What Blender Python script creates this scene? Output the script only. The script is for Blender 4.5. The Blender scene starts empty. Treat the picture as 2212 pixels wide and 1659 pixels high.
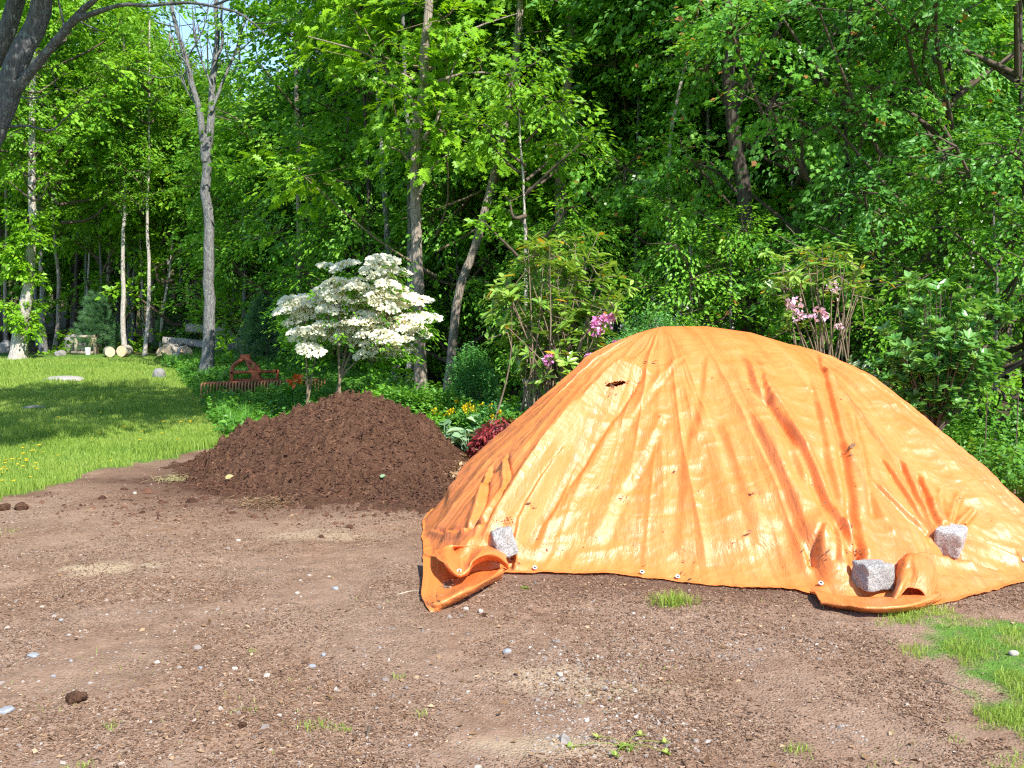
import bpy, math, random
import numpy as np
from mathutils import Vector

# ------------------------------------------------------------------ camera, sky, sun, exposure
SC = bpy.context.scene
COL = SC.collection
VW, VH, FPX = 2212.0, 1659.0, 2170.0          # pixel frame that coordinates below were read in
PITCH = math.radians(4.6)
EYE = 1.6
cam_d = bpy.data.cameras.new("camera"); cam = bpy.data.objects.new("camera", cam_d); COL.objects.link(cam)
cam.location = (0, 0, EYE); cam.rotation_euler = (math.radians(90) - PITCH, 0, 0)
cam_d.sensor_width = 36.0; cam_d.lens = 36.0 * FPX / VW
cam_d.clip_start = 0.05; cam_d.clip_end = 2000
SC.camera = cam

SUN_AZ, SUN_EL = math.radians(33), math.radians(47)      # azimuth measured from straight behind the camera towards the right
SUN = Vector((math.sin(SUN_AZ) * math.cos(SUN_EL), -math.cos(SUN_AZ) * math.cos(SUN_EL), math.sin(SUN_EL)))
world = bpy.data.worlds.new("World"); SC.world = world; world.use_nodes = True
wn = world.node_tree; wn.nodes.clear()
sky = wn.nodes.new("ShaderNodeTexSky"); sky.sky_type = 'NISHITA'; sky.sun_disc = False
sky.sun_elevation = SUN_EL; sky.sun_rotation = math.atan2(SUN.x, SUN.y)
sky.air_density = 1.0; sky.dust_density = 0.2; sky.ozone_density = 3.5
wbg = wn.nodes.new("ShaderNodeBackground"); wbg.inputs[1].default_value = 0.15
wo = wn.nodes.new("ShaderNodeOutputWorld")
wn.links.new(sky.outputs[0], wbg.inputs[0]); wn.links.new(wbg.outputs[0], wo.inputs[0])
sl = bpy.data.lights.new("sun", 'SUN'); sl.energy = 4.9; sl.angle = math.radians(0.53); sl.color = (1.0, 0.955, 0.87)
sun = bpy.data.objects.new("sun", sl); COL.objects.link(sun)
sun.rotation_euler = (-SUN).to_track_quat('-Z', 'Y').to_euler()
sun.location = SUN * 40
SC.view_settings.view_transform = 'Standard'; SC.view_settings.look = 'None'
SC.view_settings.exposure = 1.02; SC.view_settings.gamma = 1.0
SC.cycles.max_bounces = 7; SC.cycles.diffuse_bounces = 4; SC.cycles.transmission_bounces = 4
SC.cycles.glossy_bounces = 3; SC.cycles.transparent_max_bounces = 8
SC.cycles.sample_clamp_indirect = 6.0
SC.cycles.use_denoising = False
SC.cycles.pixel_filter_type = 'BLACKMAN_HARRIS'; SC.cycles.filter_width = 1.25

# ------------------------------------------------------------------ helpers: pixels to the place
CP, SP = math.cos(PITCH), math.sin(PITCH)
def ray(px, py):
    dx = (px - VW / 2) / FPX; du = -(py - VH / 2) / FPX
    return np.array((dx, CP + du * SP, -SP + du * CP))
def at(px, py, Y):
    d = ray(px, py); k = Y / d[1]
    return np.array((d[0] * k, Y, EYE + d[2] * k))
def G(px, py, z=0.0):
    d = ray(px, py); k = (z - EYE) / d[2]
    return np.array((d[0] * k, d[1] * k, z))
def project(P):
    P = np.asarray(P, float); q = P - np.array((0, 0, EYE))
    f = q[..., 1] * CP - q[..., 2] * SP; u = q[..., 1] * SP + q[..., 2] * CP
    return np.stack((VW / 2 + FPX * q[..., 0] / f, VH / 2 - FPX * u / f), -1)

# ------------------------------------------------------------------ helpers: noise
def _hash(ix, iy, seed):
    h = (ix.astype(np.int64) * 374761393 + iy.astype(np.int64) * 668265263 + seed * 2147483647 + seed * 974711) & 0xffffffff
    h = ((h ^ (h >> 13)) * 1274126177) & 0xffffffff
    h = (h ^ (h >> 16)) & 0xffffffff
    return h.astype(np.float64) / 4294967295.0
def vn(x, y, seed=0):
    x = np.asarray(x, float); y = np.asarray(y, float)
    ix = np.floor(x); iy = np.floor(y); fx = x - ix; fy = y - iy
    fx = fx * fx * fx * (fx * (fx * 6 - 15) + 10); fy = fy * fy * fy * (fy * (fy * 6 - 15) + 10)
    a = _hash(ix, iy, seed); b = _hash(ix + 1, iy, seed); c = _hash(ix, iy + 1, seed); d = _hash(ix + 1, iy + 1, seed)
    return (a + (b - a) * fx) * (1 - fy) + (c + (d - c) * fx) * fy
def fbm(x, y, seed=0, octv=4, gain=0.5):
    s = 0; a = 1; t = 0
    for k in range(octv):
        s = s + a * vn(x * 2 ** k + 17.3 * k, y * 2 ** k - 9.1 * k, seed + k * 31); t += a; a *= gain
    return s / t
def sstep(a, b, x):
    t = np.clip((x - a) / (b - a), 0, 1); return t * t * (3 - 2 * t)
def nrm(v):
    v = np.asarray(v, float); return v / np.maximum(np.linalg.norm(v, axis=-1, keepdims=True), 1e-9)
def catmull(P, n):
    P = np.asarray(P, float); m = len(P)
    if m == 2: return P[0] + (P[1] - P[0]) * np.linspace(0, 1, n)[:, None]
    Q = np.vstack((2 * P[0] - P[1], P, 2 * P[-1] - P[-2]))
    t = np.linspace(0, m - 1 - 1e-9, n); i = t.astype(int); f = (t - i)[:, None]
    p0, p1, p2, p3 = Q[i], Q[i + 1], Q[i + 2], Q[i + 3]
    return 0.5 * (2 * p1 + (p2 - p0) * f + (2 * p0 - 5 * p1 + 4 * p2 - p3) * f ** 2 + (3 * p1 - p0 - 3 * p2 + p3) * f ** 3)

# ------------------------------------------------------------------ helpers: meshes
class MB:
    """collects triangles, then links them as ONE mesh object"""
    def __init__(s): s.v = []; s.t = []; s.m = []; s.a = []; s.uv = []; s.n = 0
    def add(s, v, t, mat=0, tint=0.5):
        v = np.asarray(v, float).reshape(-1, 3); t = np.asarray(t, np.int64).reshape(-1, 3)
        s.v.append(v); s.t.append(t + s.n); s.n += len(v)
        s.m.append(np.full(len(t), mat, np.int32))
        s.a.append(np.full(len(v), tint, float) if np.isscalar(tint) else np.asarray(tint, float))
        return s
    def grid(s, P, mat=0, tint=0.5, close_u=False, close_v=False):
        P = np.asarray(P, float); nu, nv = P.shape[:2]
        iu = np.arange(nu if close_u else nu - 1); iv = np.arange(nv if close_v else nv - 1)
        A, B = np.meshgrid(iu, iv, indexing='ij'); A2 = (A + 1) % nu; B2 = (B + 1) % nv
        a = A * nv + B; b = A2 * nv + B; c = A2 * nv + B2; d = A * nv + B2
        t = np.concatenate((np.stack((a, b, c), -1).reshape(-1, 3), np.stack((a, c, d), -1).reshape(-1, 3)))
        return s.add(P.reshape(-1, 3), t, mat, tint if np.isscalar(tint) else np.asarray(tint).reshape(-1))
    def tube(s, P, r, sides=8, mat=0, tint=0.5, wob=0.0, seed=0, caps=True):
        P = np.asarray(P, float); n = len(P); r = np.broadcast_to(np.asarray(r, float), (n,))
        T = nrm(np.gradient(P, axis=0)); ref = np.array((0, 0, 1.0)) if abs(T[0][2]) < .8 else np.array((1.0, 0, 0))
        U = nrm(np.cross(T, ref)); V = np.cross(T, U)
        a = np.linspace(0, 2 * math.pi, sides, endpoint=False)
        rr = r[:, None] * np.ones(sides)
        if wob: rr = rr * (1 + wob * (vn(np.arange(n)[:, None] * .5 + seed, np.arange(sides)[None] * .9, seed) - .5) * 2)
        R = P[:, None] + rr[..., None] * (np.cos(a)[None, :, None] * U[:, None] + np.sin(a)[None, :, None] * V[:, None])
        s.grid(R, mat, tint, close_v=True)
        if caps:
            for k, fl in ((0, False), (n - 1, True)):
                ring = R[k]; c = P[k]; vv = np.vstack((ring, c)); i = np.arange(sides); j = (i + 1) % sides
                t = np.stack((i, j, np.full(sides, sides)), -1) if fl else np.stack((j, i, np.full(sides, sides)), -1)
                s.add(vv, t, mat, tint)
        return s
    def box(s, c, size, rot=0.0, mat=0, tint=0.5):
        v = np.array([(x, y, z) for x in (-.5, .5) for y in (-.5, .5) for z in (-.5, .5)]) * np.asarray(size, float)
        ca, sa = math.cos(rot), math.sin(rot); v = np.stack((v[:, 0] * ca - v[:, 1] * sa, v[:, 0] * sa + v[:, 1] * ca, v[:, 2]), -1) + np.asarray(c, float)
        q = [(0, 1, 3, 2), (4, 6, 7, 5), (0, 4, 5, 1), (2, 3, 7, 6), (0, 2, 6, 4), (1, 5, 7, 3)]
        return s.add(v, [t for a, b, c_, d in q for t in ((a, b, c_), (a, c_, d))], mat, tint)
    def beam(s, a, b, w, h, mat=0, tint=0.5):
        """a rectangular bar between two points"""
        a = np.asarray(a, float); b = np.asarray(b, float); T = nrm(b - a)
        ref = np.array((0, 0, 1.0)) if abs(T[2]) < .9 else np.array((0, 1.0, 0)); U = nrm(np.cross(T, ref)); V = np.cross(U, T)
        v = np.array([p + U * w * i + V * h * j for p in (a, b) for i in (-.5, .5) for j in (-.5, .5)])
        q = [(0, 1, 3, 2), (4, 6, 7, 5), (0, 4, 5, 1), (2, 3, 7, 6), (0, 2, 6, 4), (1, 5, 7, 3)]
        return s.add(v, [t for a_, b_, c_, d in q for t in ((a_, b_, c_), (a_, c_, d))], mat, tint)
    def mesh(s, name, mats, smooth=True, uv=None):
        v = np.concatenate(s.v); t = np.concatenate(s.t); m = np.concatenate(s.m); a = np.concatenate(s.a)
        me = bpy.data.meshes.new(name)
        me.vertices.add(len(v)); me.vertices.foreach_set("co", v.astype(np.float32).ravel())
        me.loops.add(len(t) * 3); me.loops.foreach_set("vertex_index", t.astype(np.int32).ravel())
        me.polygons.add(len(t)); me.polygons.foreach_set("loop_start", np.arange(0, len(t) * 3, 3, dtype=np.int32))
        if not isinstance(mats, (list, tuple)): mats = [mats]
        for x in mats: me.materials.append(x)
        me.polygons.foreach_set("material_index", m)
        me.polygons.foreach_set("use_smooth", np.full(len(t), bool(smooth)))
        at_ = me.attributes.new("tint", 'FLOAT', 'POINT'); at_.data.foreach_set("value", a.astype(np.float32))
        if uv is not None:
            l = me.uv_layers.new(name="sheet"); l.data.foreach_set("uv", uv[t.ravel()].astype(np.float32).ravel())
        me.update(calc_edges=True); return me
    def build(s, name, mats, parent=None, smooth=True, loc=None, uv=None):
        o = bpy.data.objects.new(name, s.mesh(name, mats, smooth, uv)); COL.objects.link(o)
        if parent is not None: o.parent = parent
        if loc is not None: o.location = loc
        return o
def tag(o, label=None, cat=None, group=None, kind=None):
    if label: o['label'] = label
    if cat: o['category'] = cat
    if group: o['group'] = group
    if kind: o['kind'] = kind
    return o
def thing(name, loc, label, cat, group=None, rz=0.0, sc=1.0):
    o = bpy.data.objects.new(name, None); COL.objects.link(o); o.location = loc; o.rotation_euler = (0, 0, rz); o.scale = (sc, sc, sc)
    o.empty_display_size = 0.1
    return tag(o, label, cat, group)
def link(name, me, parent=None, loc=(0, 0, 0), rz=0.0, sc=1.0):
    o = bpy.data.objects.new(name, me); COL.objects.link(o); o.location = loc; o.rotation_euler = (0, 0, rz)
    o.scale = (sc, sc, sc) if np.isscalar(sc) else sc
    if parent is not None: o.parent = parent
    return o
def copy_tree(o, parent=None):
    c = o.copy(); COL.objects.link(c)
    if parent is not None: c.parent = parent
    for ch in list(o.children): copy_tree(ch, c)
    return c

# ------------------------------------------------------------------ materials
def mat_new(name):
    m = bpy.data.materials.new(name); m.use_nodes = True; nt = m.node_tree; nt.nodes.clear()
    out = nt.nodes.new("ShaderNodeOutputMaterial"); return m, nt, out
class N:
    """small node-writing helper"""
    def __init__(s, nt): s.nt = nt
    def n(s, typ, **kw):
        nd = s.nt.nodes.new(typ)
        for k, v in kw.items():
            if k.startswith('_'): setattr(nd, k[1:], v)
        return nd
    def put(s, sock, v):
        if hasattr(v, 'is_output'): s.nt.links.new(v, sock)
        elif isinstance(v, (tuple, list)) and len(v) == 3 and sock.type == 'RGBA': sock.default_value = (*v, 1)
        else: sock.default_value = v
    def noise(s, vec, scale, detail=4, rough=.55, dist=0.0, col=False):
        nd = s.nt.nodes.new("ShaderNodeTexNoise"); s.put(nd.inputs['Vector'], vec); nd.inputs['Scale'].default_value = scale
        nd.inputs['Detail'].default_value = detail; nd.inputs['Roughness'].default_value = rough; nd.inputs['Distortion'].default_value = dist
        return nd.outputs[1 if col else 0]
    def voro(s, vec, scale, feature='F1', out=0, rand=1.0):
        nd = s.nt.nodes.new("ShaderNodeTexVoronoi"); nd.feature = feature; s.put(nd.inputs['Vector'], vec); nd.inputs['Scale'].default_value = scale
        nd.inputs['Randomness'].default_value = rand
        return nd.outputs[out]
    def map(s, vec, scale=(1, 1, 1), rot=(0, 0, 0), loc=(0, 0, 0)):
        nd = s.nt.nodes.new("ShaderNodeMapping"); s.put(nd.inputs[0], vec); nd.inputs['Scale'].default_value = scale
        nd.inputs['Rotation'].default_value = rot; nd.inputs['Location'].default_value = loc; return nd.outputs[0]
    def ramp(s, fac, stops):
        nd = s.nt.nodes.new("ShaderNodeValToRGB"); s.put(nd.inputs[0], fac); el = nd.color_ramp.elements
        while len(el) < len(stops): el.new(0.5)
        for e, (p, c) in zip(el, stops):
            e.position = p; e.color = (c, c, c, 1) if np.isscalar(c) else (*c, 1)
        return nd.outputs[0]
    def mix(s, fac, a, b, mode='MIX'):
        nd = s.nt.nodes.new("ShaderNodeMix"); nd.data_type = 'RGBA'; nd.blend_type = mode
        s.put(nd.inputs[0], fac); s.put(nd.inputs[6], a); s.put(nd.inputs[7], b); return nd.outputs[2]
    def math(s, op, a, b=0.0, clamp=False):
        nd = s.nt.nodes.new("ShaderNodeMath"); nd.operation = op; nd.use_clamp = clamp; s.put(nd.inputs[0], a); s.put(nd.inputs[1], b); return nd.outputs[0]
    def attr(s, name, out=2):
        nd = s.nt.nodes.new("ShaderNodeAttribute"); nd.attribute_name = name; return nd.outputs[out]
    def obj(s): return s.nt.nodes.new("ShaderNodeTexCoord").outputs['Object']
    def geo(s, k='Position'): return s.nt.nodes.new("ShaderNodeNewGeometry").outputs[k]
    def rnd(s): return s.nt.nodes.new("ShaderNodeObjectInfo").outputs['Random']
    def bump(s, h, strength=.5, dist=.02, normal=None):
        nd = s.nt.nodes.new("ShaderNodeBump"); s.put(nd.inputs['Height'], h); nd.inputs['Strength'].default_value = strength; nd.inputs['Distance'].default_value = dist
        if normal is not None: s.put(nd.inputs['Normal'], normal)
        return nd.outputs[0]
    def pbr(s, col, rough=.6, spec=.3, normal=None, metal=0.0):
        nd = s.nt.nodes.new("ShaderNodeBsdfPrincipled"); s.put(nd.inputs['Base Color'], col); s.put(nd.inputs['Roughness'], rough)
        s.put(nd.inputs['Specular IOR Level'], spec); nd.inputs['Metallic'].default_value = metal
        if normal is not None: s.put(nd.inputs['Normal'], normal)
        return nd.outputs[0]
    def trans(s, col, normal=None):
        nd = s.nt.nodes.new("ShaderNodeBsdfTranslucent"); s.put(nd.inputs[0], col)
        if normal is not None: s.put(nd.inputs['Normal'], normal)
        return nd.outputs[0]
    def smix(s, f, a, b):
        nd = s.nt.nodes.new("ShaderNodeMixShader"); s.put(nd.inputs[0], f); s.put(nd.inputs[1], a); s.put(nd.inputs[2], b); return nd.outputs[0]

def leaf_mat(name, stops, trans=.42, rough=.42, spec=.35, tcol=1.4, jitter=.26, young=None):
    """leaf colour runs with each leaf's own tint; light also passes through the blade"""
    m, nt, out = mat_new(name); k = N(nt)
    t = k.attr("tint"); t2 = k.math('ADD', t, k.math('MULTIPLY', k.math('SUBTRACT', k.rnd(), .5), jitter))
    c = k.ramp(t2, stops)
    if young is not None: c = k.mix(k.math('GREATER_THAN', t, .965), c, young)
    d = k.pbr(c, rough, spec)
    tc = k.mix(1.0, c, (tcol * 1.15, tcol, tcol * .45), 'MULTIPLY')
    nt.links.new(k.smix(trans, d, k.trans(tc)), out.inputs[0]); return m

def plain(name, col, rough=.7, spec=.3, var=.25, scale=8, bump=.3, bscale=40, metal=0.0):
    m, nt, out = mat_new(name); k = N(nt); o = k.obj()
    n = k.noise(o, scale, 5); lo = tuple(x * (1 - var) for x in col); hi = tuple(min(1, x * (1 + var)) for x in col)
    c = k.ramp(n, [(.25, lo), (.75, hi)])
    nt.links.new(k.pbr(c, rough, spec, k.bump(k.noise(o, bscale, 5), bump, .01), metal), out.inputs[0]); return m

def bark_mat(name, dark, mid, light, lichen=None, vscale=1.0):
    m, nt, out = mat_new(name); k = N(nt); o = k.obj()
    st = k.map(o, (9 * vscale, 9 * vscale, 1.6 * vscale))
    n1 = k.noise(st, 3.2, 7, .62, .6); n2 = k.noise(o, 2.2, 4); n3 = k.noise(k.map(o, (5, 5, 5)), 4, 5)
    c = k.ramp(n1, [(.28, dark), (.5, mid), (.72, light)])
    c = k.mix(k.ramp(n2, [(.42, 0.0), (.62, .55)]), c, mid)
    if lichen is not None: c = k.mix(k.ramp(n3, [(.56, 0.0), (.66, .75)]), c, lichen)
    v = k.voro(k.map(o, (16 * vscale, 16 * vscale, 3.2 * vscale)), 1.6, 'DISTANCE_TO_EDGE')
    h = k.math('ADD', k.math('MULTIPLY', n1, 1.0), k.math('MULTIPLY', k.ramp(v, [(0, 0.0), (.18, 1.0)]), .5))
    nt.links.new(k.pbr(c, .85, .2, k.bump(h, .8, .03)), out.inputs[0]); return m

M = {}
M['bark_tan'] = bark_mat('bark_tan', (.13, .10, .08), (.30, .245, .20), (.46, .40, .34))
M['bark_grey'] = bark_mat('bark_grey', (.07, .07, .07), (.17, .165, .16), (.30, .29, .28), (.25, .28, .24))
M['bark_dark'] = bark_mat('bark_dark', (.025, .02, .018), (.07, .055, .045), (.13, .11, .09))
M['bark_pale'] = bark_mat('bark_pale', (.22, .19, .165), (.46, .41, .36), (.62, .57, .52))
M['bark_near'] = bark_mat('bark_near', (.045, .043, .048), (.11, .105, .11), (.20, .19, .19), (.20, .25, .23), 1.3)
M['twig'] = plain('twig', (.10, .075, .055), .85, .2)
M['twig_pale'] = plain('twig_pale', (.20, .15, .10), .85, .2)
M['leaf_edge'] = leaf_mat('leaf_edge', [(0, (.07, .19, .015)), (.5, (.165, .37, .022)), (1, (.28, .50, .03))])
M['leaf_mid'] = leaf_mat('leaf_mid', [(0, (.065, .20, .018)), (.5, (.15, .365, .026)), (1, (.27, .51, .04))])
M['leaf_deep'] = leaf_mat('leaf_deep', [(0, (.045, .15, .024)), (.5, (.11, .30, .05)), (1, (.20, .43, .07))], .42)
M['leaf_oak'] = leaf_mat('leaf_oak', [(0, (.09, .22, .012)), (.5, (.18, .39, .016)), (1, (.28, .51, .025))], .42)
M['leaf_maple'] = leaf_mat('leaf_maple', [(0, (.065, .21, .022)), (.5, (.145, .365, .04)), (1, (.24, .48, .075))], .48, .32, .6, young=(.40, .17, .05))
M['leaf_beech'] = leaf_mat('leaf_beech', [(0, (.09, .25, .025)), (.5, (.16, .39, .035)), (1, (.26, .51, .05))], .38)
M['leaf_pine'] = leaf_mat('leaf_pine', [(0, (.03, .09, .03)), (.5, (.07, .17, .06)), (1, (.13, .26, .09))], .2)
M['leaf_rhodo'] = leaf_mat('leaf_rhodo', [(0, (.09, .22, .03)), (.5, (.21, .37, .055)), (1, (.36, .49, .10))], .3, .3, .55, young=(.55, .33, .03))
M['leaf_box'] = leaf_mat('leaf_box', [(0, (.05, .18, .04)), (.5, (.12, .33, .08)), (1, (.20, .45, .12))], .35)
M['leaf_shrub'] = leaf_mat('leaf_shrub', [(0, (.05, .16, .03)), (.5, (.12, .31, .06)), (1, (.24, .45, .13))], .35, .3, .55)
M['leaf_hosta'] = leaf_mat('leaf_hosta', [(0, (.10, .20, .10)), (.5, (.20, .33, .18)), (1, (.34, .46, .28))], .2, .45)
M['leaf_red'] = leaf_mat('leaf_red', [(0, (.07, .015, .015)), (.5, (.20, .025, .03)), (1, (.38, .06, .06))], .3)
M['leaf_weed'] = leaf_mat('leaf_weed', [(0, (.045, .15, .02)), (.5, (.10, .27, .03)), (1, (.19, .38, .05))], .35)
M['leaf_white'] = leaf_mat('leaf_white', [(0, (.10, .22, .08)), (.45, (.25, .38, .2)), (1, (.75, .80, .68))], .25)
M['grass'] = leaf_mat('grass', [(0, (.13, .235, .035)), (.5, (.25, .37, .06)), (1, (.42, .48, .13))], .4, .5, .3)
M['grass_dry'] = leaf_mat('grass_dry', [(0, (.30, .26, .12)), (1, (.52, .46, .22))], .2)
M['petal_white'] = leaf_mat('petal_white', [(0, (.74, .75, .66)), (1, (.90, .90, .86))], .42, .6, .2, 1.0)
M['petal_pink'] = leaf_mat('petal_pink', [(0, (.62, .16, .46)), (.6, (.75, .30, .60)), (1, (.86, .62, .78))], .3, .6, .2, 1.0)
M['petal_pale'] = leaf_mat('petal_pale', [(0, (.70, .36, .56)), (.6, (.80, .55, .70)), (1, (.88, .78, .84))], .3, .6, .2, 1.0)
M['petal_yellow'] = leaf_mat('petal_yellow', [(0, (.80, .50, .01)), (1, (.9, .68, .02))], .2, .5, .3, 1.0)
M['petal_orange'] = leaf_mat('petal_orange', [(0, (.80, .13, .03)), (1, (.85, .22, .05))], .2, .5, .3, 1.0)
M['chip'] = leaf_mat('chip', [(0, (.06, .034, .022)), (.35, (.15, .085, .053)), (.7, (.27, .165, .103)), (1, (.50, .38, .28))], 0.0, .85, .15)
M['mulch_bit'] = leaf_mat('mulch_bit', [(0, (.05, .024, .016)), (.55, (.115, .055, .036)), (.85, (.20, .105, .065)), (1, (.46, .33, .23))], 0.0, .9, .1)
M['pebble'] = leaf_mat('pebble', [(0, (.14, .11, .095)), (.5, (.27, .23, .20)), (1, (.50, .46, .42))], 0.0, .75, .3)
M['litter'] = leaf_mat('litter', [(0, (.09, .05, .025)), (.5, (.24, .14, .075)), (1, (.48, .34, .21))], .15, .75, .2)

# weathered orange polyethylene tarp: woven sheet, crumples, creases, dirt washed down it, painted shade on its flanks
def tarp_mat():
    m, nt, out = mat_new('tarp_plastic'); k = N(nt)
    uvn = nt.nodes.new("ShaderNodeUVMap"); uvn.uv_map = "sheet"; uv = uvn.outputs[0]
    crum = k.noise(uv, 9, 8, .6, 1.4); crum2 = k.noise(k.map(uv, (14, 5, 1)), 2.4, 6, .62, 2.2)
    v1 = k.voro(k.map(k.mix(.12, uv, k.noise(uv, 6, 3, col=True)), (17, 11, 1)), 1.0, 'DISTANCE_TO_EDGE')
    ridge = k.math('ABSOLUTE', k.math('SUBTRACT', k.noise(k.map(uv, (7, 3.2, 1)), 2.2, 5, .55, 1.8), .5))
    base = k.ramp(k.noise(k.map(uv, (6, 1.1, 1)), 1.0, 5), [(.3, (.73, .195, .04)), (.55, (.78, .235, .056)), (.75, (.81, .28, .085))])
    streak = k.noise(k.map(uv, (11, .7, 1)), 1.3, 7, .6, .3)
    base = k.mix(k.math('MULTIPLY', k.ramp(streak, [(.52, 0.0), (.72, 1.0)]), .35), base, (.42, .09, .016))
    grime_shade = k.math('MULTIPLY', k.attr("tint"), k.ramp(k.noise(k.map(uv, (16, 5, 1)), 1.7, 7, .65), [(.45, 0.0), (.68, 1.0)]))
    base = k.mix(k.math('MULTIPLY', grime_shade, .75), base, (.16, .055, .02))
    specks = k.ramp(k.voro(uv, 26, 'F1'), [(.0, 1.0), (.06, 0.0)])
    base = k.mix(k.math('MULTIPLY', specks, k.ramp(k.noise(uv, 3.1, 3), [(.5, 0.0), (.62, .8)])), base, (.12, .05, .025))
    wuv = k.mix(.10, uv, k.noise(uv, 5, 4, .6, .8, col=True)); f1 = k.voro(k.map(wuv, (12, 7, 1)), 1.0, 'F1'); f2 = k.voro(k.map(wuv, (29, 19, 1)), 1.0, 'F1')
    h = k.math('ADD', k.math('MULTIPLY', crum, .30), k.math('MULTIPLY', crum2, .55)); h = k.math('ADD', h, k.math('ADD', k.math('MULTIPLY', f1, .42), k.math('MULTIPLY', f2, .20)))
    h = k.math('ADD', h, k.math('MULTIPLY', ridge, -1.1)); h = k.math('ADD', h, k.math('MULTIPLY', k.ramp(v1, [(0, 0.0), (.3, 1.0)]), .12))
    sx = nt.nodes.new("ShaderNodeSeparateXYZ"); nt.links.new(uv, sx.inputs[0])
    for ax, per in ((0, .62), (1, .66)):        # packing creases from when the sheet was folded
        fr = k.math('ABSOLUTE', k.math('SUBTRACT', k.math('FRACT', k.math('DIVIDE', k.math('ADD', sx.outputs[ax], k.math('MULTIPLY', k.noise(uv, 3, 2), .03)), per)), .5))
        h = k.math('ADD', h, k.math('MULTIPLY', k.ramp(fr, [(0, 1.0), (.018, 0.0)]), .22))
    nb = k.bump(h, .27, .03)
    weave = k.noise(k.map(uv, (330, 330, 1)), 1, 1)
    nb = k.bump(weave, .04, .002, nb)
    rough = k.ramp(k.noise(uv, 4, 5), [(.3, .33), (.7, .52)])
    d = k.pbr(base, rough, .8, nb)
    t = k.trans(k.mix(1.0, base, (1.0, .75, .5), 'MULTIPLY'), nb)
    nt.links.new(k.smix(.16, d, t), out.inputs[0]); return m
M['tarp'] = tarp_mat()

def ground_mat():
    m, nt, out = mat_new('ground_soil'); k = N(nt); p = k.geo()
    g = k.attr("grass"); mul = k.attr("mulch"); sand = k.attr("sand"); wd = k.attr("woods")
    n1 = k.noise(p, 1.1, 6, .6); n2 = k.noise(p, 9, 6, .65); n3 = k.noise(p, 55, 4, .7)
    soil = k.ramp(n2, [(.25, (.15, .088, .056)), (.5, (.225, .138, .091)), (.75, (.30, .196, .135))])
    soil = k.mix(k.ramp(n1, [(.38, 0.0), (.66, .75)]), soil, (.29, .20, .145))
    cid = k.voro(k.map(p, (1, 1, .2), (0, 0, .6)), 75, 'F1', 1); cd = k.voro(k.map(p, (1, 1, .2), (0, 0, .6)), 75, 'F1', 0)
    sep = nt.nodes.new("ShaderNodeSeparateColor"); nt.links.new(cid, sep.inputs[0])
    chip = k.ramp(sep.outputs[0], [(.0, (.07, .04, .028)), (.35, (.17, .10, .065)), (.7, (.28, .18, .12)), (.93, (.40, .29, .21)), (1, (.66, .58, .5))])
    chipm = k.math('MULTIPLY', k.ramp(cd, [(.30, 1.0), (.5, 0.0)]), k.ramp(k.noise(p, 2.3, 4), [(.32, .15), (.62, .85)]))
    soil = k.mix(chipm, soil, chip)
    soil = k.mix(k.math('MULTIPLY', k.ramp(n3, [(.55, 0.0), (.7, 1.0)]), .5), soil, (.10, .058, .04))
    soil = k.mix(k.math('MULTIPLY', mul, k.ramp(n2, [(.3, .55), (.6, 1.0)])), soil, k.ramp(n3, [(.3, (.05, .024, .016)), (.7, (.125, .06, .04))]))
    soil = k.mix(k.math('MULTIPLY', sand, k.ramp(n2, [(.3, 1.0), (.75, .5)])), soil, k.ramp(n3, [(.3, (.36, .27, .17)), (.7, (.47, .37, .25))]))
    gc = k.ramp(n2, [(.3, (.06, .13, .022)), (.55, (.10, .20, .03)), (.8, (.15, .24, .05))])
    gm = k.ramp(k.math('ADD', g, k.math('MULTIPLY', k.math('SUBTRACT', k.noise(p, 5, 6, .7), .5), .9)), [(.42, 0.0), (.62, 1.0)])
    c = k.mix(gm, soil, gc)
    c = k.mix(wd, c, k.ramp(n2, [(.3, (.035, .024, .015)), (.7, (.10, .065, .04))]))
    h = k.math('ADD', k.math('MULTIPLY', n2, .7), k.math('ADD', k.math('MULTIPLY', n3, .35), k.math('MULTIPLY', chipm, .3)))
    nt.links.new(k.pbr(c, .95, .12, k.bump(h, .9, .03)), out.inputs[0]); return m
M['ground'] = ground_mat()

def mulch_mat():
    m, nt, out = mat_new('mulch_soil'); k = N(nt); p = k.geo()
    n2 = k.noise(p, 14, 7, .68); n3 = k.noise(p, 70, 4, .7); n1 = k.noise(p, 2.2, 4)
    c = k.ramp(n2, [(.25, (.05, .024, .014)), (.5, (.108, .055, .033)), (.75, (.175, .095, .06))])
    cid = k.voro(k.map(p, (1, 1, 1.6), (0, 0, .4)), 60, 'F1', 1); cd = k.voro(k.map(p, (1, 1, 1.6), (0, 0, .4)), 60, 'F1', 0)
    sep = nt.nodes.new("ShaderNodeSeparateColor"); nt.links.new(cid, sep.inputs[0])
    chip = k.ramp(sep.outputs[0], [(.0, (.025, .012, .008)), (.5, (.085, .04, .026)), (.85, (.16, .08, .05)), (1, (.36, .22, .14))])
    c = k.mix(k.math('MULTIPLY', k.ramp(cd, [(.3, 1.0), (.5, 0.0)]), .7), c, chip)
    c = k.mix(k.ramp(n1, [(.5, 0.0), (.75, .3)]), c, (.16, .09, .06))
    h = k.math('ADD', k.math('MULTIPLY', n2, 1.0), k.math('MULTIPLY', n3, .5))
    nt.links.new(k.pbr(c, .95, .1, k.bump(h, 1.0, .05)), out.inputs[0]); return m
M['mulch'] = mulch_mat()

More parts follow.
